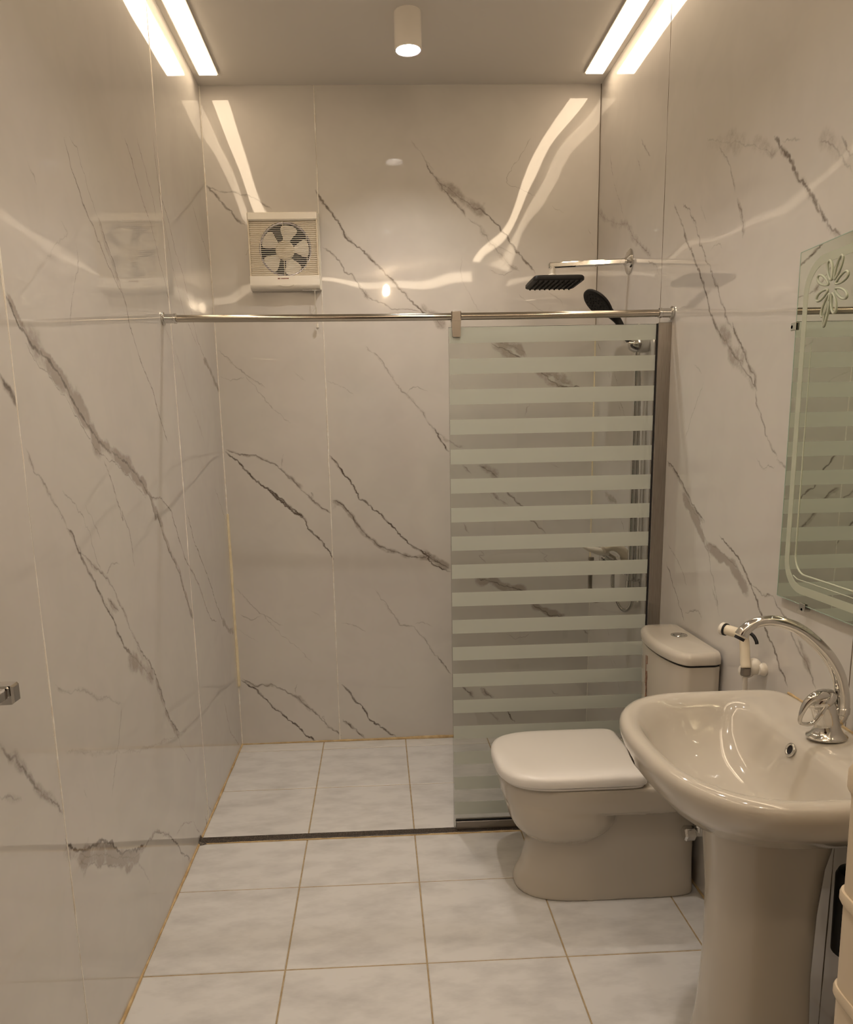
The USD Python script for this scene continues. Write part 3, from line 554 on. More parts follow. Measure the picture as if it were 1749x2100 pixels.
led('warm LED strip under the ceiling along the right wall', W - SI - SW, W - SI, D + .12, -.12)
t = thing('led_batten', 'warm LED batten high on the wall above the door', 'light', (W / 2, D, 2.842))
part(t, 'housing', box(.10, W - .10, D + .0005, D + .022, 2.812, 2.872, .003), M['white'], False)
part(t, 'diffuser', box(.11, W - .11, D + .022, D + .028, 2.817, 2.867), M['batten'], False)
for cy, where in ((-.56, 'over the shower floor'), (-1.77, 'over the toilet'), (-2.70, 'nearest the door')):
    cx = .85
    t = thing('ceiling_downlight', 'short white tube downlight on the ceiling, the one ' + where, 'light', (cx, cy, H), 'ceiling downlights')
    a = np.linspace(0, 2 * np.pi, 40, endpoint=False); c = np.cos(a), np.sin(a)
    ring = lambda q, z: np.stack([cx + q * c[0], cy + q * c[1], np.full(40, z)], 1)
    part(t, 'can', loft([ring(.048, H), ring(.048, H - .118), ring(.0475, H - .12), ring(.0462, H - .12), ring(.0462, H)], False), M['white'], 30)
    part(t, 'baffle', loft([ring(.046, H - .1195), ring(.0445, H - .1195), ring(.0445, H - .072), ring(.002, H - .071), ring(.002, H - .066), ring(.046, H - .066), ring(.046, H - .1195)], False), M['matteblack'], 30)
    part(t, 'emitter', disc((cx, cy, H - .073), (0, 0, -1), .036, .004), M['down_dim' if cy < -2.5 else 'down'])
lamp = thing('wall_lamp', 'small warm bulb lamp high on the wall above the door', 'lamp', (.905, D, 2.772))
part(lamp, 'base', lathe([(0, .036), (.012, .036), (.02, .028), (.05, .026)], (.905, D, 2.772), (0, 1, 0)), M['white'])
bulb = trimesh.creation.icosphere(3, .055); bulb.apply_translation((.905, D + .098, 2.772)); part(lamp, 'bulb', bulb, M['lamp'], True)

# ------------------------------------------------------------------ toilet
TY = -1.245
toilet = thing('toilet', 'white close-coupled toilet with square-fronted closed lid', 'toilet', (1.40, TY, 0))
up = loft([dring(1.085, 1.648, TY, .160, .306, 2.8, 9, xm=1.33), dring(1.072, 1.650, TY, .176, .325, 2.9, 9, xm=1.33), dring(1.064, 1.650, TY, .183, .36, 2.9, 9, xm=1.33), dring(1.060, 1.650, TY, .185, .398, 2.9, 9, xm=1.33), dring(1.066, 1.646, TY, .180, .403, 2.9, 9, xm=1.33)])
bulge = loft([dring(1.185, 1.33, TY, .080, .190, 2.4, 2.4), dring(1.158, 1.362, TY, .112, .197, 2.5, 2.5), dring(1.128, 1.395, TY, .140, .210, 2.6, 2.6), dring(1.106, 1.418, TY, .158, .232, 2.7, 2.8), dring(1.090, 1.432, TY, .170, .264, 2.8, 3), dring(1.079, 1.438, TY, .177, .305, 2.8, 3), dring(1.076, 1.435, TY, .175, .34, 2.8, 3)])
skirt = loft([dring(1.112, 1.68, TY, .132, 0, 2.5, 9, xm=1.32), dring(1.116, 1.68, TY, .131, .02, 2.5, 9, xm=1.32), dring(1.135, 1.68, TY, .122, .06, 2.5, 9, xm=1.32), dring(1.150, 1.68, TY, .116, .11, 2.5, 9, xm=1.32), dring(1.163, 1.68, TY, .114, .18, 2.5, 9, xm=1.32), dring(1.18, 1.68, TY, .118, .32, 2.5, 9, xm=1.32)])
bowl = blend([manifold(up), manifold(bulge), manifold(skirt)], .010, 14)
bowl.vertices[:, 2] = np.maximum(bowl.vertices[:, 2], 0)
part(toilet, 'bowl', bowl, M['ceramic'], True)
seat = loft([dring(1.058, 1.488, TY, .186, .407, 3.2, 12), dring(1.058, 1.488, TY, .186, .413, 3.2, 12)])
part(toilet, 'seat', seat, M['seat'])
lid = loft([dring(1.054, 1.488, TY, .187, .4145, 3.3, 14), dring(1.047, 1.493, TY, .193, .419, 3.3, 14), dring(1.046, 1.494, TY, .194, .438, 3.3, 14), dring(1.051, 1.490, TY, .189, .4475, 3.3, 14), dring(1.062, 1.480, TY, .178, .4535, 3.3, 14), dring(1.09, 1.455, TY, .152, .4565, 3.3, 12), dring(1.16, 1.38, TY, .09, .458, 3.3, 8)])
part(toilet, 'lid', lid, M['seat'], 60)
for s in (-1, 1):
    part(toilet, 'hinge', cat([lathe([(0, .010), (.004, .012), (.05, .012), (.054, .010)], (1.508, TY + s * .115 - .027, .424), (0, 1, 0)), box(1.495, 1.53, TY + s * .115 - .02, TY + s * .115 + .02, .404, .418, .003)]), M['chrome'])
def tring(xf, hw, z, xb=1.690, xs=1.607, inset=0):
    """Tank outline: flat back on the wall, short sides, bowed front."""
    hw *= .965; TT = TY - .004
    a = np.linspace(-np.pi / 2, np.pi / 2, 41); fr = np.stack([xs - (xs - xf) * np.cos(a) ** .8, TT + hw * np.sin(a)], 1)
    k = np.linspace(0, 1, 12)[1:-1]; xr = xb - .008
    s1 = np.stack([xs + (xr - xs) * k, np.full(10, TT + hw)], 1); s2 = np.stack([xr + (xs - xr) * k, np.full(10, TT - hw)], 1)
    bk = np.stack([np.full(21, xb), TT + (hw - .008) * np.linspace(1, -1, 21)], 1)
    p = np.vstack([fr, s1, bk, s2]); c = np.array([(xf + xb) / 2, TT]); p = np.where(True, p, p)
    return np.column_stack([np.vstack([p[:, 0], p[:, 1]]).T, np.full(len(p), z)])
tank = loft([tring(1.568, .174, .401), tring(1.562, .182, .415), tring(1.557, .186, .55), tring(1.553, .190, .70), tring(1.552, .190, .780)])
tank_part = part(toilet, 'tank', tank, M['ceramic'], 40)
part(tank_part, 'lid_gap', loft([tring(1.557, .186, .779), tring(1.557, .186, .788)]), M['darkhole'], 40, label='dark gap under the tank lid')
tl = loft([tring(1.547, .193, .7865), tring(1.544, .196, .790), tring(1.543, .1965, .804), tring(1.546, .193, .813), tring(1.552, .187, .8195), tring(1.560, .176, .823, 1.69), tring(1.59, .12, .8255, 1.67, 1.64)])
part(toilet, 'tank_lid', tl, M['ceramic'], 60)
button = part(toilet, 'flush_button', lathe([(0, .0255), (.003, .0255), (.0045, .023), (.0035, .020)], (1.642, TY + .012, .8245), (0, 0, 1)), M['chrome'], label='chrome dual flush button')
for s in (-1, 1):
    a = np.linspace(.12, np.pi - .12, 20); pl = np.stack([.0185 * np.cos(a), s * .0185 * np.sin(a)], 1)
    pr = loft([np.column_stack([1.642 + pl[:, 0], TY + .012 + pl[:, 1], np.full(20, z)]) for z in (.827, .8295)])
    part(button, 'button_half', pr, M['chrome'], 30)
def onfront(y, z, off=.0012):
    s = np.clip((y - TY) / .189, -1, 1); return (1.607 - (1.607 - 1.5535) * np.cos(np.arcsin(s)) ** .8 - off, y, z)
for pts, r in (([(-1.2030, .752), (-1.2040, .735), (-1.2020, .724)], .0016), ([(-1.2000, .70), (-1.2020, .68), (-1.1990, .655), (-1.2025, .640), (-1.2000, .62)], .0019), ([(-1.1890, .75), (-1.1900, .70), (-1.1885, .655)], .0009), ([(-1.2025, .62), (-1.1980, .607)], .003)):
    part(tank_part, 'stain_streak', tube(smoothpath([onfront(*p) for p in pts], 24), r, 6), M['stain'], True)

# ------------------------------------------------------------------ wash basin, pedestal, faucet
BY = -2.045
basin = thing('wash_basin', 'white ceramic wash basin with wide rounded bowl fixed to wall', 'basin', (1.46, BY, .60))
R = [(1.39, 1.64, .085, .634, 2.2, 4), (1.335, 1.68, .160, .655, 2.2, 5), (1.298, 1.695, .214, .686, 2.25, 7), (1.264, 1.70, .262, .724, 2.5, 9), (1.241, 1.70, .293, .752, 2.55, 10), (1.229, 1.70, .307, .785, 2.55, 10),
     (1.225, 1.70, .311, .800, 2.55, 10), (1.2275, 1.70, .3085, .812, 2.55, 10), (1.234, 1.698, .302, .8195, 2.55, 10), (1.243, 1.696, .293, .8225, 2.55, 10), (1.253, 1.69, .283, .8215, 2.55, 10),
     (1.262, 1.66, .273, .8165, 2.55, 8), (1.266, 1.610, .268, .8125, 2.5, 7), (1.271, 1.588, .260, .8065, 2.5, 7), (1.276, 1.578, .253, .796, 2.3, 6.5), (1.285, 1.571, .243, .778, 2.3, 6), (1.300, 1.562, .224, .748, 2.3, 5), (1.322, 1.551, .197, .718, 2.2, 4), (1.352, 1.537, .158, .693, 2.2, 3.4), (1.40, 1.515, .095, .675, 2.1, 2.6), (1.445, 1.475, .025, .670, 2, 2)]
bm = loft([dring(a, b, BY, h, z, nf, nb, 128, xm=(a + b) / 2 + (.02 if z > .7 and h < .27 else 0)) for a, b, h, z, nf, nb in R])
part(basin, 'bowl', bm, M['ceramic'], True)
part(basin, 'wall_sealant', lay((1.699, BY - .27, .8225), (1.699, BY + .262, .8225), .0035, 41, .5), M['ochre'])
nrm = np.array([-.93, 0, .36]); nrm /= np.linalg.norm(nrm); o = np.array([1.5725, -2.035, .785])
u = np.cross(nrm, (0, 1, 0)); w2 = np.array([0, 1, 0])
a = np.linspace(0, 2 * np.pi, 36, endpoint=False)
ring = [o + nrm * .003 + .0125 * (np.cos(t) * u + np.sin(t) * w2) for t in a]
ovr = part(basin, 'overflow_ring', tube(np.array(ring), .0032, 10, closed=True), M['chrome'], True, label='chrome ring of the overflow hole')
part(ovr, 'overflow_hole', disc(o - nrm * .001, nrm, .0115, .003), M['darkhole'])
part(basin, 'drain', lathe([(0, .024), (.003, .026), (.004, .020), (.001, .016), (-.004, .015)], (1.46, BY, .672), (0, 0, 1)), M['chrome'])
# paper sticker on the outer side towards the toilet
def skin(az, z):
    """Point on the outside of the basin at the plan angle az and the height z, with its outward normal."""
    zs = [r[3] for r in R[:8]]; q = [np.interp(z, zs, [r[k] for r in R[:8]]) for k in (0, 1, 2)]
    ring = dring(q[0], q[1], BY, q[2], z, 2.3, 9, 360); c = ring.mean(0); d = ring - c; an = np.unwrap(np.arctan2(d[:, 1], d[:, 0]))
    k = np.argmin(np.abs(np.angle(np.exp(1j * (np.arctan2(d[:, 1], d[:, 0]) - az))))); return ring[k]
g = []
for i in range(7):
    for j in range(7):
        p = skin(2.84 + .24 * (j / 6 - .5), .726 + .046 * (i / 6)); g.append(p + np.array([-.93, .2, -.3]) * .0015)
g = np.array(g); f = [[i * 7 + j, i * 7 + j + 1, (i + 1) * 7 + j + 1, (i + 1) * 7 + j] for i in range(6) for j in range(6) if not ((i in (0, 5)) and (j in (0, 5)))]
g2 = np.vstack([g, g + np.array([-.93, .2, -.3]) * .0004]); f2 = np.array(f)
stk = trimesh.Trimesh(g2, np.vstack([np.vstack([q[:, [0, 1, 2]], q[:, [0, 2, 3]]]) for q in (f2[:, ::-1], f2 + 49)]), process=False); stk.remove_unreferenced_vertices()
part(basin, 'sticker', stk, M['sticker'], True, label='worn paper sticker with dark print')
ped = thing('basin_pedestal', 'white ceramic pedestal column under the wash basin', 'pedestal', (1.51, BY, 0))
pr = [(1.375, 1.64, .135, 0), (1.376, 1.64, .134, .02), (1.395, 1.625, .115, .06), (1.405, 1.615, .103, .15), (1.412, 1.61, .097, .30), (1.41, 1.612, .098, .45), (1.40, 1.62, .102, .56), (1.395, 1.63, .104, .60), (1.39, 1.635, .106, .6335)]
part(ped, 'column', loft([dring(a, b, BY, h, z, 2.6, 5, 96) for a, b, h, z in pr]), M['ceramic'], 50)
part(ped, 'back_rib', box(1.608, 1.628, BY - .03, BY + .03, .0, .60, .004), M['ceramic'], False)

faucet = thing('basin_faucet', 'chrome high-arc faucet with looped lever on the wash basin', 'faucet', (1.645, BY, .82))
fb = [((1.640, BY - .002, .818), .034, 1.25), ((1.640, BY - .002, .822), .034, 1.25), ((1.641, BY - .002, .826), .029, 1.2), ((1.641, BY - .001, .838), .0235, 1.15), ((1.638, BY, .855), .022, 1.12), ((1.633, BY, .872), .0235, 1.08), ((1.628, BY, .888), .0245, 1.0), ((1.624, BY, .899), .022, 1.0), ((1.622, BY, .905), .014, 1.0)]
t = np.linspace(0, 2 * np.pi, 40, endpoint=False)
part(faucet, 'body', loft([np.array(c) + np.stack([r * k * np.cos(t), r * np.sin(t), .0 * t + .22 * r * np.cos(t) * (i > 3)], 1) for i, (c, r, k) in enumerate(fb)]), M['chrome'], True)
part(faucet, 'spout_arm', tube(smoothpath([(1.636, BY + .004, .838), (1.652, BY + .003, .848), (1.664, BY + .002, .858), (1.6685, BY, .872)], 14), np.linspace(.017, .0155, 14), 20), M['chrome'], True)
part(faucet, 'collar', lathe([(0, .0150), (.002, .0165), (.014, .0165), (.016, .0150)], (1.6688, BY, .868), (0, 0, 1)), M['chrome'])
sp = smoothpath([(1.669, BY, .880), (1.668, BY, .905), (1.657, BY, .950), (1.634, BY, .991), (1.603, BY, 1.025), (1.566, BY, 1.055), (1.530, BY, 1.071), (1.497, BY, 1.077), (1.468, BY, 1.072), (1.448, BY, 1.058), (1.441, BY, 1.047)], 60)
part(faucet, 'spout', tube(sp, np.interp(np.linspace(0, 1, 60), [0, .3, .8, .93, 1], [.0152, .0135, .0110, .0125, .0135]), 24), M['chrome'], True)
part(faucet, 'aerator', lathe([(0, .0105), (.006, .0105)], (1.4395, BY, 1.0445), (-.46, 0, -.89)), M['darkhole'])
lv = smoothpath([(1.628, BY - .012, .912), (1.612, BY - .02, .920), (1.592, BY - .025, .917), (1.577, BY - .025, .904), (1.568, BY - .025, .884), (1.565, BY - .025, .866), (1.571, BY - .025, .859), (1.587, BY - .025, .858), (1.599, BY - .025, .865), (1.610, BY - .025, .882), (1.620, BY - .022, .897)], 60)
part(faucet, 'lever', tube(lv, np.interp(np.linspace(0, 1, 60), [0, .2, .45, .6, 1], [.010, .010, .0045, .0036, .0055]), 14), M['chrome'], True)
hood = trimesh.creation.icosphere(3, 1.0); hood.apply_scale((.031, .025, .019)); hood.apply_transform(trimesh.transformations.rotation_matrix(-.45, (0, 1, 0))); hood.apply_translation((1.622, BY - .004, .904))
part(faucet, 'lever_hood', hood, M['chrome'], True)

# ------------------------------------------------------------------ mirror
mirror = thing('wall_mirror', 'frameless mirror with etched border and flower engravings above basin', 'mirror', (W - .01, -2.04, 1.46))
MY0, MY1, MZ0, MZ1 = -2.36, -1.722, 1.058, 1.862
xg = W - .014
part(mirror, 'silver', box(xg + .0006, xg + .004, MY0, MY1, MZ0, MZ1), M['mirror'], False)
part(mirror, 'glass_edge', cat([box(xg, xg + .0055, MY1 - .0005, MY1 + .0012, MZ0, MZ1), box(xg, xg + .0055, MY0 - .0012, MY0 + .0005, MZ0, MZ1), box(xg, xg + .0055, MY0, MY1, MZ0 - .0012, MZ0 + .0005), box(xg, xg + .0055, MY0, MY1, MZ1 - .0005, MZ1 + .0012)]), M['glassedge'], False)
def rrect(inset, r, n=14, top=None, r2=None):
    y0, y1, z0, z1 = MY0 + inset, MY1 - inset, MZ0 + inset, (MZ1 - inset if top is None else top); out = []
    for cy, cz, a0, q in ((y1, z1, 0, r2 or r), (y0, z1, 1, r2 or r), (y0, z0, 2, r), (y1, z0, 3, r)):
        sy, sz = (1 if a0 in (0, 3) else -1), (1 if a0 < 2 else -1)
        for a in np.linspace(a0, a0 + 1, n) * np.pi / 2: out.append((cy - sy * q + q * np.cos(a), cz - sz * q + q * np.sin(a)))
    return np.array(out)
def ringband(a, b, th):
    f = lambda p, x: np.column_stack([np.full(len(p), x), p])
    m = loft([f(a, xg + .0006), f(a, xg + .0006 - th), f(b, xg + .0006 - th), f(b, xg + .0006), f(a, xg + .0006)], False)
    return m
part(mirror, 'etched_border', ringband(rrect(.024, .075, r2=.075), rrect(.043, .060, r2=.058), .0005), M['etch'], False, label='pale etched border band')
def inner(inset, bot):
    y0, y1, z0 = MY0 + inset, MY1 - inset, MZ0 + inset; r = .045; c = []
    for a in np.linspace(0, 1, 12): c.append((y1 - .012 * a, 1.66 - .05 * a))
    p = [(y1, 1.655), (y1, z0 + r)] + [(y1 - r + r * np.cos(a), z0 + r - r * np.sin(a)) for a in np.linspace(.2, np.pi / 2, 8)] + [(y0 + r - r * np.sin(a), z0 + r - r * np.cos(a)) for a in np.linspace(0, np.pi / 2 - .2, 8)] + [(y0, z0 + r), (y0, 1.655)]
    return np.array([(xg + .0003, a, b) for a, b in p])
pth = inner(.070, 0); part(mirror, 'etched_line', tube(pth, np.r_[.0006, np.full(len(pth) - 2, .0022), .0006], 6), M['etch'], True)
part(mirror, 'etched_line', tube(np.array([(xg + .0003, MY1 - .066, MZ0 + .062), (xg + .0003, MY1 - .085, MZ0 + .056), (xg + .0003, MY0 + .085, MZ0 + .056), (xg + .0003, MY0 + .066, MZ0 + .062)]), .0014, 6), M['etch'], True)
def petal(cy, cz, ang, L, wd):
    a = np.linspace(0, 2 * np.pi, 28, endpoint=False); l = L * (.56 + .44 * np.cos(a)); s = wd * np.sin(a) * (.55 + .45 * np.cos(a * .5) ** 2)
    l = l + .009
    y = cy - (l * np.cos(ang) - s * np.sin(ang)); z = cz + l * np.sin(ang) + s * np.cos(ang)
    return tube(np.column_stack([np.full(28, xg - .0002), y, z]), .0023, 6, closed=True)
def flower(cy, cz):
    for k in range(8):
        a = 2 * np.pi * k / 8 + .30
        part(mirror, 'petal', petal(cy, cz, a, .056 if k % 2 else .050, .0105), M['etch'], True)
flower(-1.856, 1.764); flower(-2.226, 1.764)
for cy, cz, a in ((-1.930, 1.802, .45), (-1.965, 1.79, -.35), (-1.930, 1.772, -.9), (-2.152, 1.802, 2.7), (-2.117, 1.79, 3.5), (-2.152, 1.772, 4.0)):
    part(mirror, 'petal', petal(cy, cz, a, .058, .012), M['etch'], True)
for s in (0, 1):
    cy = -1.832 if s == 0 else -2.25
    part(mirror, 'leaf', petal(cy, 1.668, 1.35 if s == 0 else 1.79, .06, .008), M['etch'], True)
def clip(y, z, dy, dz):
    m = cat([lathe([(0, .006), (.016, .006), (.018, .004)], (W, y + dy * .010, z + dz * .010), (-1, 0, 0)), box(xg - .004, xg - .0005, y - .011 + dy * .004, y + .011 + dy * .004, z - .009 + dz * .004, z + .009 + dz * .004, .001)])
    part(mirror, 'clip', m, M['chrome'])
clip(MY1, 1.700, 1, 0); clip(-1.842, MZ0, 0, -1); clip(-2.23, MZ0, 0, -1); clip(MY0, 1.700, -1, 0)

# ------------------------------------------------------------------ shower screen and support bar
GY = -.895
screen = thing('shower_screen', 'fixed glass shower screen with horizontal frosted stripes', 'shower screen', (1.30, GY, 0))
pane = part(screen, 'pane', box(.949, 1.672, GY - .004, GY + .004, .012, 1.820, .0008), M['glass'], False)
z = 1.8185; k = 0
while z > .09:
    part(pane, 'frosted_stripe', box(.9515, 1.664, GY - .00465, GY - .0042, max(z - .0505, .045), z), M['frost'], False); z -= .1003; k += 1
part(screen, 'wall_channel', cat([box(1.655, 1.7001, GY - .018, GY - .0045, .006, 1.822, .001), box(1.655, 1.7001, GY + .0045, GY + .018, .006, 1.822, .001), box(1.690, 1.7001, GY - .0044, GY + .0044, .006, 1.8215)]), M['steel'], False)
part(screen, 'bottom_channel', cat([box(.958, 1.655, GY - .014, GY - .0045, .005, .038, .001), box(.958, 1.655, GY + .0045, GY + .014, .005, .038, .001), box(.9585, 1.6545, GY - .0044, GY + .0044, .0055, .011)]), M['bronze'], False)
part(screen, 'channel_gasket', cat([box(1.6515, 1.655, GY - .0075, GY - .0045, .02, 1.820), box(.955, 1.652, GY - .0075, GY - .0045, .038, .041)]), M['darkhole'], False)
bar = thing('support_bar', 'satin steel bar across the shower at head height', 'bar', (.85, GY, 1.86))
b0, b1 = np.array([0, -.862, 1.8665]), np.array([W, -.915, 1.852]); bd = (b1 - b0) / np.linalg.norm(b1 - b0)
tt = np.linspace(0, 1, 40)[:, None]; bp = b0 + .004 * bd + (b1 - b0 - .008 * bd) * tt; bp[:, 2] -= .004 * (1 - (2 * tt[:, 0] - 1) ** 2)
part(bar, 'tube', tube(bp, .0118, 24), M['railsteel'], True)
for o, s in ((b0, 1), (b1, -1)):
    part(bar, 'wall_bracket', lathe([(0, .021), (.004, .022), (.006, .020), (.008, .0150), (.036, .0150), (.038, .0165), (.046, .0165), (.048, .012)], o + bd * s * .0005, bd * s), M['chrome'])
ck = .975; cb = b0 + (b1 - b0) * (ck / W); cb[2] -= .004
part(bar, 'glass_clamp', cat([obox((ck, cb[1], cb[2]), (.0165, 0, 0), (0, .016, 0), (0, 0, .0175), .003), loft([np.array([(ck - q, GY - .013, zz), (ck + q, GY - .013, zz), (ck + q, GY + .013, zz), (ck - q, GY + .013, zz)]) for q, zz in ((.0100, 1.787), (.0135, 1.790), (.0155, 1.845))])]), M['bronze'], False, label='small metal clamp gripping the glass')

# ------------------------------------------------------------------ shower fittings
rain = thing('rain_shower', 'square black rain shower head on a straight chrome arm', 'shower head', (W, -.449, 2.11))
part(rain, 'wall_flange', lathe([(0, .047), (.004, .047), (.010, .038), (.017, .018), (.024, .013)], (W, -.449, 2.112), (-1, 0, 0)), M['chrome'])
part(rain, 'arm', obox((1.537, -.449, 2.1065), (.155, 0, .0062), (0, .0105, 0), (0, 0, .0105), .004), M['chrome'], False)
part(rain, 'swivel', lathe([(0, .011), (.026, .011), (.028, .015), (.040, .017), (.046, .010)], (1.398, -.449, 2.096), (0, 0, -1)), M['cream2'])
part(rain, 'swivel_base', lathe([(0, .018), (.006, .022), (.012, .026)], (1.398, -.449, 2.060), (0, 0, -1)), M['black'])
hp = [dring(1.31, 1.50, -.449, .095, zz, 9, 9, 96) for zz in (2.048,)]
def sq(h, zz, n=10.0): return dring(1.405 - h, 1.405 + h, -.449, h, zz, n, n, 96)
rh = part(rain, 'head', loft([sq(.094, 2.030), sq(.098, 2.033), sq(.098, 2.043), sq(.093, 2.049)]), M['black'], 40)
nz = []
for i in range(9):
    for j in range(9):
        m = trimesh.creation.cylinder(.0032, .006, sections=8); m.apply_translation((1.405 + (i - 4) * .0195, -.449 + (j - 4) * .0195, 2.0275)); nz.append(m)
for i in range(9):
    nz.append(box(1.405 + (i - 4) * .0195 - .002, 1.405 + (i - 4) * .0195 + .002, -.449 - .088, -.449 + .088, 2.0275, 2.0302))
part(rh, 'nozzles', cat(nz), M['nozzle'], 30, kind='stuff')

RY = -.690
rail = thing('slide_bar', 'vertical chrome slide bar for the hand shower on right wall', 'bar', (1.66, RY, 1.25))
part(rail, 'tube', lathe([(0, .009), (.002, .0100), (.944, .0100), (.946, .009)], (1.66, RY, .858), (0, 0, 1)), M['chrome'])
part(rail, 'wall_mount', cat([lathe([(0, .020), (.004, .020), (.008, .012), (.045, .011)], (W, RY, .885), (-1, 0, 0)), lathe([(0, .016), (.03, .016)], (1.66, RY, .870), (0, 0, 1))]), M['chrome'])
dome = trimesh.creation.icosphere(3, 1.0); dome.apply_scale((.050, .030, .031)); dome.apply_translation((1.672, RY + .004, 1.776)); dome = trimesh.Trimesh(np.minimum(dome.vertices, [1.6995, 9, 9]), dome.faces)
part(rail, 'wall_mount', dome, M['chrome'], True, label='rounded chrome top mount')
part(rail, 'holder', cat([lathe([(0, .013), (.003, .016), (.035, .016), (.038, .013)], (1.655, RY + .012, 1.785), (-.75, .1, .64)), ]), M['chrome'])
hand = thing('hand_shower', 'round black hand shower tilted in its wall holder', 'hand shower', (1.60, -.66, 1.85))
hn = np.array([-.68, -.22, -.70]); hn /= np.linalg.norm(hn)
ax = np.array([.70, 0, -.71]); ax -= hn * (ax @ hn); ax /= np.linalg.norm(ax); sd = np.cross(hn, ax)
hc = np.array([1.519, -.66, 1.925]); t = np.linspace(0, 2 * np.pi, 48, endpoint=False)
def hring(o, r): return hc + hn * o + np.outer(np.cos(t), ax) * r * 1.12 + np.outer(np.sin(t), sd) * r
hh_ = part(hand, 'head', loft([hring(-.013, .030), hring(-.011, .048), hring(-.004, .0575), hring(.003, .058), hring(.006, .055), hring(.007, .052)]), M['black'], 40)
nz = []
for rr, cnt in ((.015, 8), (.029, 14), (.043, 20)):
    for q in range(cnt):
        a = 2 * np.pi * q / cnt; m = trimesh.creation.icosphere(1, .0024); m.apply_translation(hc + hn * .008 + ax * rr * np.cos(a) * 1.1 + sd * rr * np.sin(a)); nz.append(m)
part(hh_, 'nozzles', cat(nz), M['nozzle'], True, kind='stuff')
hp = smoothpath([hc + ax * .045 - hn * .006, hc + ax * .075 - hn * .010, hc + ax * .105 - hn * .008, (1.618, -.674, 1.812), (1.640, -.680, 1.785)], 30)
part(hand, 'handle', tube(hp, np.interp(np.linspace(0, 1, 30), [0, .15, .5, 1], [.020, .0155, .013, .0115]), 18), M['black'], True)
part(hand, 'connector', tube(smoothpath([(1.634, -.679, 1.793), (1.648, -.683, 1.774), (1.658, -.686, 1.758)], 10), .0105, 16), M['chrome'], True)

mix = thing('shower_mixer', 'chrome shower mixer with cream lever behind the striped glass', 'mixer tap', (W, -.56, .96))
def mpart(name, mesh, *k, **kw):
    mesh.apply_translation((.022, .10, 0)); return part(mix, name, mesh, *k, **kw)
for s in (-1, 1):
    mpart('wall_union', lathe([(0, .033), (.005, .033), (.012, .022), (.055, .020)], (W - .022, -.66 + s * .075, .945), (-1, 0, 0)), M['chrome'])
mpart('body', lathe([(0, .020), (.008, .030), (.05, .033), (.17, .033), (.212, .030), (.220, .020)], (1.632, -.77, .945), (0, 1, 0)), M['chrome'])
mpart('cartridge', lathe([(0, .030), (.03, .029), (.052, .026), (.060, .018)], (1.615, -.66, .950), (-.85, 0, .52)), M['chrome'])
mpart('dome_cover', tube(smoothpath([(1.556, -.70, 1.012), (1.595, -.70, 1.022), (1.630, -.70, 1.006), (1.655, -.70, .972)], 24), .019, 18, flat=1.5), M['cream'], True, label='cream curved cover')
mpart('lever', loft([np.array(c) + np.stack([h * .25 * np.sin(t[::2]) * 0, wd * np.cos(t[::2]), h * np.sin(t[::2])], 1) for c, wd, h in (((1.585, -.68, .992), .016, .012), ((1.545, -.68, .999), .017, .016), ((1.505, -.68, 1.010), .015, .010), ((1.482, -.68, 1.020), .010, .005))]), M['cream2'], True, label='cream lever')
mpart('knob', lathe([(0, .010), (.004, .011), (.012, .011), (.014, .008)], (1.517, -.68, .977), (0, 0, -1)), M['bronze'])
mpart('spout', tube(smoothpath([(1.60, -.68, .945), (1.55, -.68, .945), (1.522, -.68, .935), (1.515, -.68, .91), (1.515, -.68, .85), (1.519, -.68, .815), (1.536, -.68, .798), (1.557, -.68, .803), (1.570, -.68, .822)], 50), .0085, 16), M['bronze'], True)
hose = smoothpath([(1.622, -.60, .925), (1.620, -.60, .88), (1.624, -.61, .83), (1.640, -.63, .785), (1.660, -.64, .768), (1.678, -.65, .785), (1.685, -.655, .83), (1.686, -.658, .92), (1.683, -.66, 1.10), (1.682, -.66, 1.40), (1.678, -.664, 1.62), (1.664, -.68, 1.74), (1.659, -.686, 1.757)], 220)
hr = .0088 + .0008 * np.sin(np.arange(220) * 2.1)
single('shower_hose', tube(hose, hr, 12), M['chrome'], 'ribbed metal hose looping below the shower mixer', 'hose', (1.65, -.69, 1.2), True)

# ------------------------------------------------------------------ bidet sprayer by the toilet
hold = thing('sprayer_holder', 'rounded white sprayer holder on the wall behind the basin', 'holder', (W, -1.69, .84))
part(hold, 'wall_plate', lathe([(0, .017), (.004, .018), (.018, .014)], (W, -1.662, .845), (-1, 0, 0)), M['cream2'])
hh = trimesh.creation.icosphere(3, 1.0); hh.apply_scale((.020, .019, .023)); hh.apply_translation((1.676, -1.650, .850)); h2 = trimesh.creation.icosphere(3, 1.0); h2.apply_scale((.022, .020, .020)); h2.apply_translation((1.664, -1.638, .836))
part(hold, 'cradle', blend([manifold(hh), manifold(h2)], .004, 6), M['cream2'], True)
spray = thing('bidet_sprayer', 'white hand bidet sprayer with black collar hanging beside tank', 'sprayer', (1.65, -1.64, .90))
part(spray, 'handle', tube(smoothpath([(1.648, -1.664, .850), (1.649, -1.655, .872), (1.650, -1.645, .91), (1.648, -1.638, .938), (1.645, -1.634, .946)], 30), np.interp(np.linspace(0, 1, 30), [0, .1, .8, 1], [.0115, .0128, .0125, .013]), 20), M['cream'], True)
d = np.array([-.52, .85, .06]); d /= np.linalg.norm(d); o = np.array([1.652, -1.655, .936])
sh_ = part(spray, 'head', lathe([(0, .008), (.004, .0125), (.03, .0135), (.062, .0140)], o, d), M['cream'])
part(sh_, 'collar', lathe([(0, .0165), (.005, .0165)], o + d * .062, d), M['black'], label='black rubber collar')
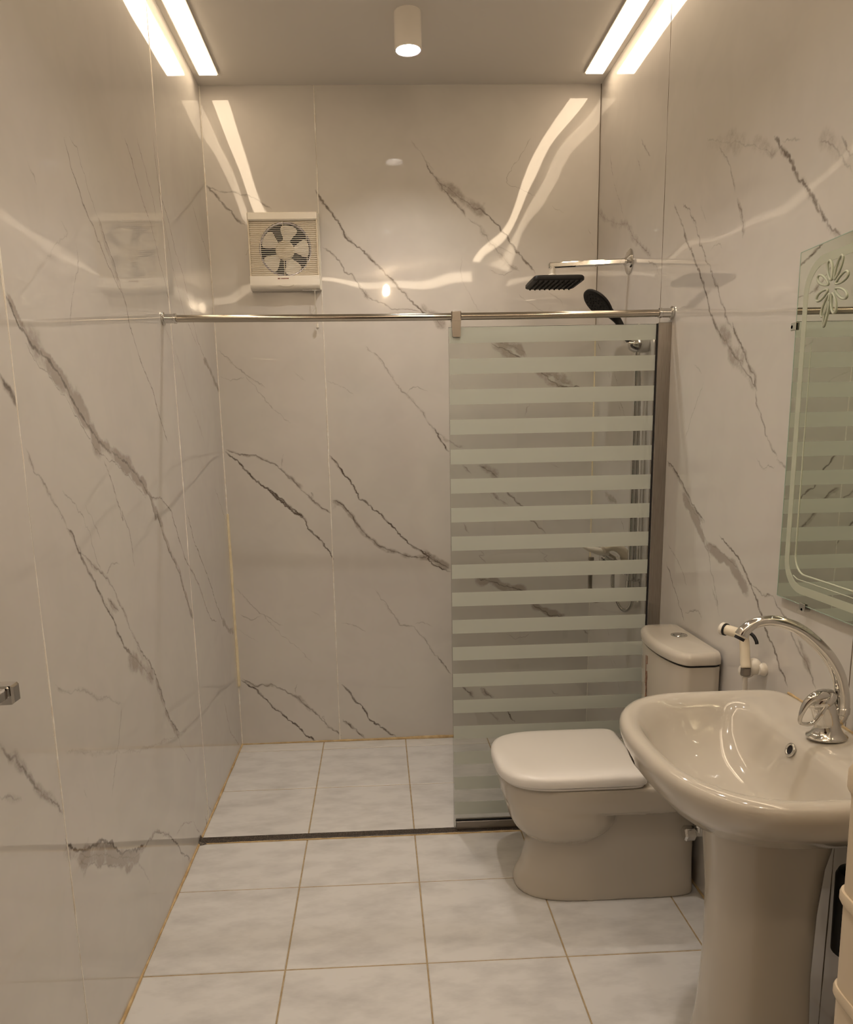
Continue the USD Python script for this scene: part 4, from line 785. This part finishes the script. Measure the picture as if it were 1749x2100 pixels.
part(sh_, 'nozzle_face', lathe([(0, .0172), (.008, .0172), (.012, .014)], o + d * .067, d), M['cream2'])
part(spray, 'trigger', tube(smoothpath([(1.656, -1.650, .945), (1.662, -1.665, .938), (1.665, -1.676, .927), (1.665, -1.680, .920)], 16), .0045, 10), M['black'], True, label='black trigger')
part(spray, 'lower_nut', lathe([(0, .0115), (.004, .0128), (.02, .0120)], (1.646, -1.667, .832), (.05, .05, 1)), M['bronze'])
part(spray, 'hose', tube(smoothpath([(1.645, -1.668, .834), (1.648, -1.665, .80), (1.655, -1.655, .70), (1.675, -1.60, .50), (1.690, -1.55, .36), (1.691, -1.50, .32)], 60), .0065, 12), M['rubber'], True)
valve = thing('angle_valve', 'chrome angle valve on the wall between toilet and pedestal', 'valve', (W, -1.40, .235))
part(valve, 'body', cat([lathe([(0, .024), (.004, .024), (.008, .012), (.05, .012)], (W, -1.40, .235), (-1, 0, 0)), lathe([(0, .012), (.02, .012), (.022, .015), (.034, .015)], (1.665, -1.40, .235), (0, 0, 1))]), M['chrome'])
part(valve, 'knob', loft([np.stack([np.full(24, x), -1.40 + r * (1 + .08 * np.cos(6 * a)) * np.cos(a), .235 + r * (1 + .08 * np.cos(6 * a)) * np.sin(a)], 1) for a in [np.linspace(0, 2 * np.pi, 24, endpoint=False)] for x, r in ((1.652, .016), (1.648, .021), (1.622, .0225), (1.616, .018))]), M['chrome'], 30)
trap = thing('drain_trap', 'black plastic drain trap on the wall behind the pedestal', 'drain pipe', (1.66, BY + .03, .42))
part(trap, 'bottle', lathe([(0, .028), (.006, .036), (.175, .039), (.187, .034), (.195, .020)], (1.655, -2.165, .385), (0, 0, 1)), M['black'])
part(trap, 'pipe', tube(smoothpath([(1.655, -2.165, .57), (1.655, -2.165, .60), (1.653, -2.165, .648)], 16), .016, 14), M['black'], True)
part(trap, 'wall_outlet', lathe([(0, .035), (.006, .033), (.008, .02), (.03, .02)], (W, -2.165, .49), (-1, 0, 0)), M['black'])

# ------------------------------------------------------------------ exhaust fan
FX, FZ = .3245, 2.262
fan = thing('exhaust_fan', 'cream square exhaust fan with slatted grille on back wall', 'fan', (FX, 0, FZ))
x0, x1, z0, z1 = .176, .473, 2.102, 2.412
h = m3.Manifold.cylinder(.03, .112, .112, 64, True).rotate([90, 0, 0]).translate([FX + .006, -.028, FZ + .004])
pl = manifold(box(x0 + .004, x1 - .004, -.036, -.020, z0 + .02, z1 - .01)) - h
part(fan, 'front_plate', pl, M['cream'], 30)
part(fan, 'frame', cat([box(x0 - .002, x1 + .006, -.020, -.0005, z0 - .002, z1 + .002, .002), ]), M['cream2'], False)
part(fan, 'side_rail', box(x0, x0 + .006, -.050, -.018, z0 + .02, z1, .001), M['cream'], False)
part(fan, 'side_rail', box(x1 - .006, x1, -.050, -.018, z0 + .02, z1, .001), M['cream'], False)
part(fan, 'top_cover', box(x0 - .001, x1 + .001, -.053, -.018, z1 - .033, z1, .005), M['ivory'], False)
t = np.linspace(0, np.pi / 2, 9); prof = [(-.018, z0 + .054), (-.052, z0 + .054)] + [(-.052 + .018 * (1 - np.cos(a)), z0 + .018 - .018 * np.sin(a)) for a in t] + [(-.018, z0)]
bcov = part(fan, 'bottom_cover', loft([np.array([(x, a, b) for a, b in prof]) for x in (x0 - .001, x1 + .001)]), M['ivory'], 30)
part(fan, 'duct_disc', disc((FX + .006, -.0205, FZ + .004), (0, -1, 0), .111, .0006, 64), M['darkhole'])
a = np.linspace(0, 2 * np.pi, 72, endpoint=False)
part(fan, 'duct_rim', tube(np.stack([FX + .006 + .109 * np.cos(a), np.full(72, -.027), FZ + .004 + .108 * np.sin(a)], 1), .0048, 10, closed=True), plain('lavender_rim', (.50, .48, .56), .12, .6), True)
part(fan, 'hub', lathe([(0, .040), (.009, .040), (.013, .034), (.014, .010)], (FX + .004, -.0225, FZ + .001), (0, -1, 0)), M['cream'])
for k in range(5):
    a0 = 2 * np.pi * k / 5 + .08; th = np.linspace(0, 2 * np.pi, 40, endpoint=False)
    sc = lambda q: np.sign(q) * np.abs(q) ** .62
    rr, aa = .066 + .037 * sc(np.cos(th)), a0 + .49 * sc(np.sin(th)) * (.55 + .45 * np.clip((.066 + .038 * np.cos(th)) / .104, 0, 1)) * np.where(np.cos(th) > 0, 1, .9)
    tw = .0035 * np.sin(th)
    rg2 = [np.stack([FX + .004 + rr * np.cos(aa), -.0255 - o + tw, FZ + .001 + rr * np.sin(aa)], 1) for o in (0, .0016)]
    part(fan, 'blade', loft(rg2), M['cream2'], 30)
ns = 28
for k in range(ns):
    zz = z0 + .057 + (z1 - .036 - z0 - .057) * (k + .5) / ns
    part(fan, 'slat', obox((FX, -.045, zz), (.1435, 0, 0), (0, .0008, 0), (0, 0, .00115)), M['cream2'], False)
for xx in (x0 + .05, FX, x1 - .05): part(fan, 'grille_rib', box(xx - .0012, xx + .0012, -.0434, -.0410, z0 + .054, z1 - .033), M['cream'], False)
part(bcov, 'handle_tab', loft([np.array([(FX + .005 + q * .034 * s, -.0535 + dy, z0 + .0165 - (.0075 * (1 - abs(s) ** 2.2) if lo else 0)) for q, dy, lo in ((1, 0, 0), (1, .012, 0), (1, .012, 1), (1, 0, 1))]) for s in np.linspace(-1, 1, 13)]), M['cream2'], 30)
part(fan, 'switch_rod', cat([lathe([(0, .0028), (.075, .0028)], (x1 - .078, -.034, z0 - .003), (1, 0, 0)), lathe([(0, .005), (.014, .005)], (x1 - .030, -.034, z0 - .003), (1, 0, 0))]), M['chrome'])
lt = [box(FX - .030 + .0055 * i, FX - .030 + .0055 * i + .0046, -.0524, -.0519, z0 + .0395, z0 + .0442) for i in range(2)] + [box(FX - .016 + .0048 * i, FX - .016 + .0048 * i + .0038, -.0524, -.0519, z0 + .0398, z0 + .0438) for i in range(7)]
part(bcov, 'printed_name', cat(lt), M['print'], False, label='tiny dark red illegible printed name')
cd = smoothpath([(x1 - .024, -.034, z0 - .006), (x1 - .023, -.034, z0 - .03), (x1 - .025, -.03, z0 - .06), (x1 - .020, -.022, z0 - .085), (x1 - .019, -.02, z0 - .145)], 40)
pcd = part(fan, 'pull_cord', tube(cd, .0014, 6), M['cream2'], True)
lp = smoothpath([(x1 - .022, -.024, z0 - .068), (x1 - .034, -.022, z0 - .085), (x1 - .040, -.02, z0 - .098), (x1 - .034, -.02, z0 - .104), (x1 - .026, -.02, z0 - .092), (x1 - .021, -.022, z0 - .072)], 24)
part(pcd, 'cord_loop', tube(lp, .0013, 6), M['cream2'], True)
part(pcd, 'cord_knob', lathe([(0, .003), (.003, .006), (.017, .0065), (.022, .003)], (x1 - .019, -.02, z0 - .142), (0, 0, -1)), M['cream2'])
part(fan, 'side_wire', tube(smoothpath([(x0 + .002, -.03, 2.278), (x0 - .010, -.012, 2.268), (x0 - .020, -.003, 2.252)], 12), .0011, 6), M['cream2'], True)

# ------------------------------------------------------------------ left wall rail, hamper at the right edge
tb = thing('towel_rail', 'dark chrome towel rail on the left wall by the frame edge', 'towel rail', (.06, -2.52, 1.055))
part(tb, 'bar', obox((.072, -2.58, 1.066), (.0085, 0, 0), (0, .26, 0), (0, 0, .010), .003), M['chrome'], False)
for yy in (-2.305, -2.85):
    part(tb, 'end_post', cat([box(.0005, .010, yy - .018, yy + .018, 1.046, 1.084, .003), loft([np.array([(x, yy - q, 1.062 - q2), (x, yy + q, 1.062 - q2), (x, yy + q, 1.062 + q2), (x, yy - q, 1.062 + q2)]) for x, q, q2 in ((.008, .018, .018), (.058, .014, .016), (.084, .0125, .016), (.088, .010, .013))])]), M['chrome'], False)
ham = thing('laundry_hamper', 'beige plastic laundry hamper at the right edge beside the basin', 'hamper', (1.504, -2.60, 0))
HX = 1.504
def hr_(a, z, n=8): return dring(HX - a * .70, HX + a * .70, -2.62, a * .62, z, n, n, 64)
part(ham, 'body', loft([hr_(.160, 0), hr_(.164, .01), hr_(.178, .93), hr_(.181, .94)]), M['beige'], 40)
part(ham, 'lid', loft([hr_(.184, .942), hr_(.186, .946), hr_(.186, .972), hr_(.180, .982), hr_(.12, .986)]), M['beige'], 40)
for k in range(5): part(ham, 'groove_rib', cat([loft([hr_(.1655 + .0035 * k, .12 + .16 * k), hr_(.1685 + .0035 * k, .125 + .16 * k), hr_(.1685 + .0035 * k, .135 + .16 * k), hr_(.1665 + .0035 * k, .14 + .16 * k)])]), M['beige'], 40)
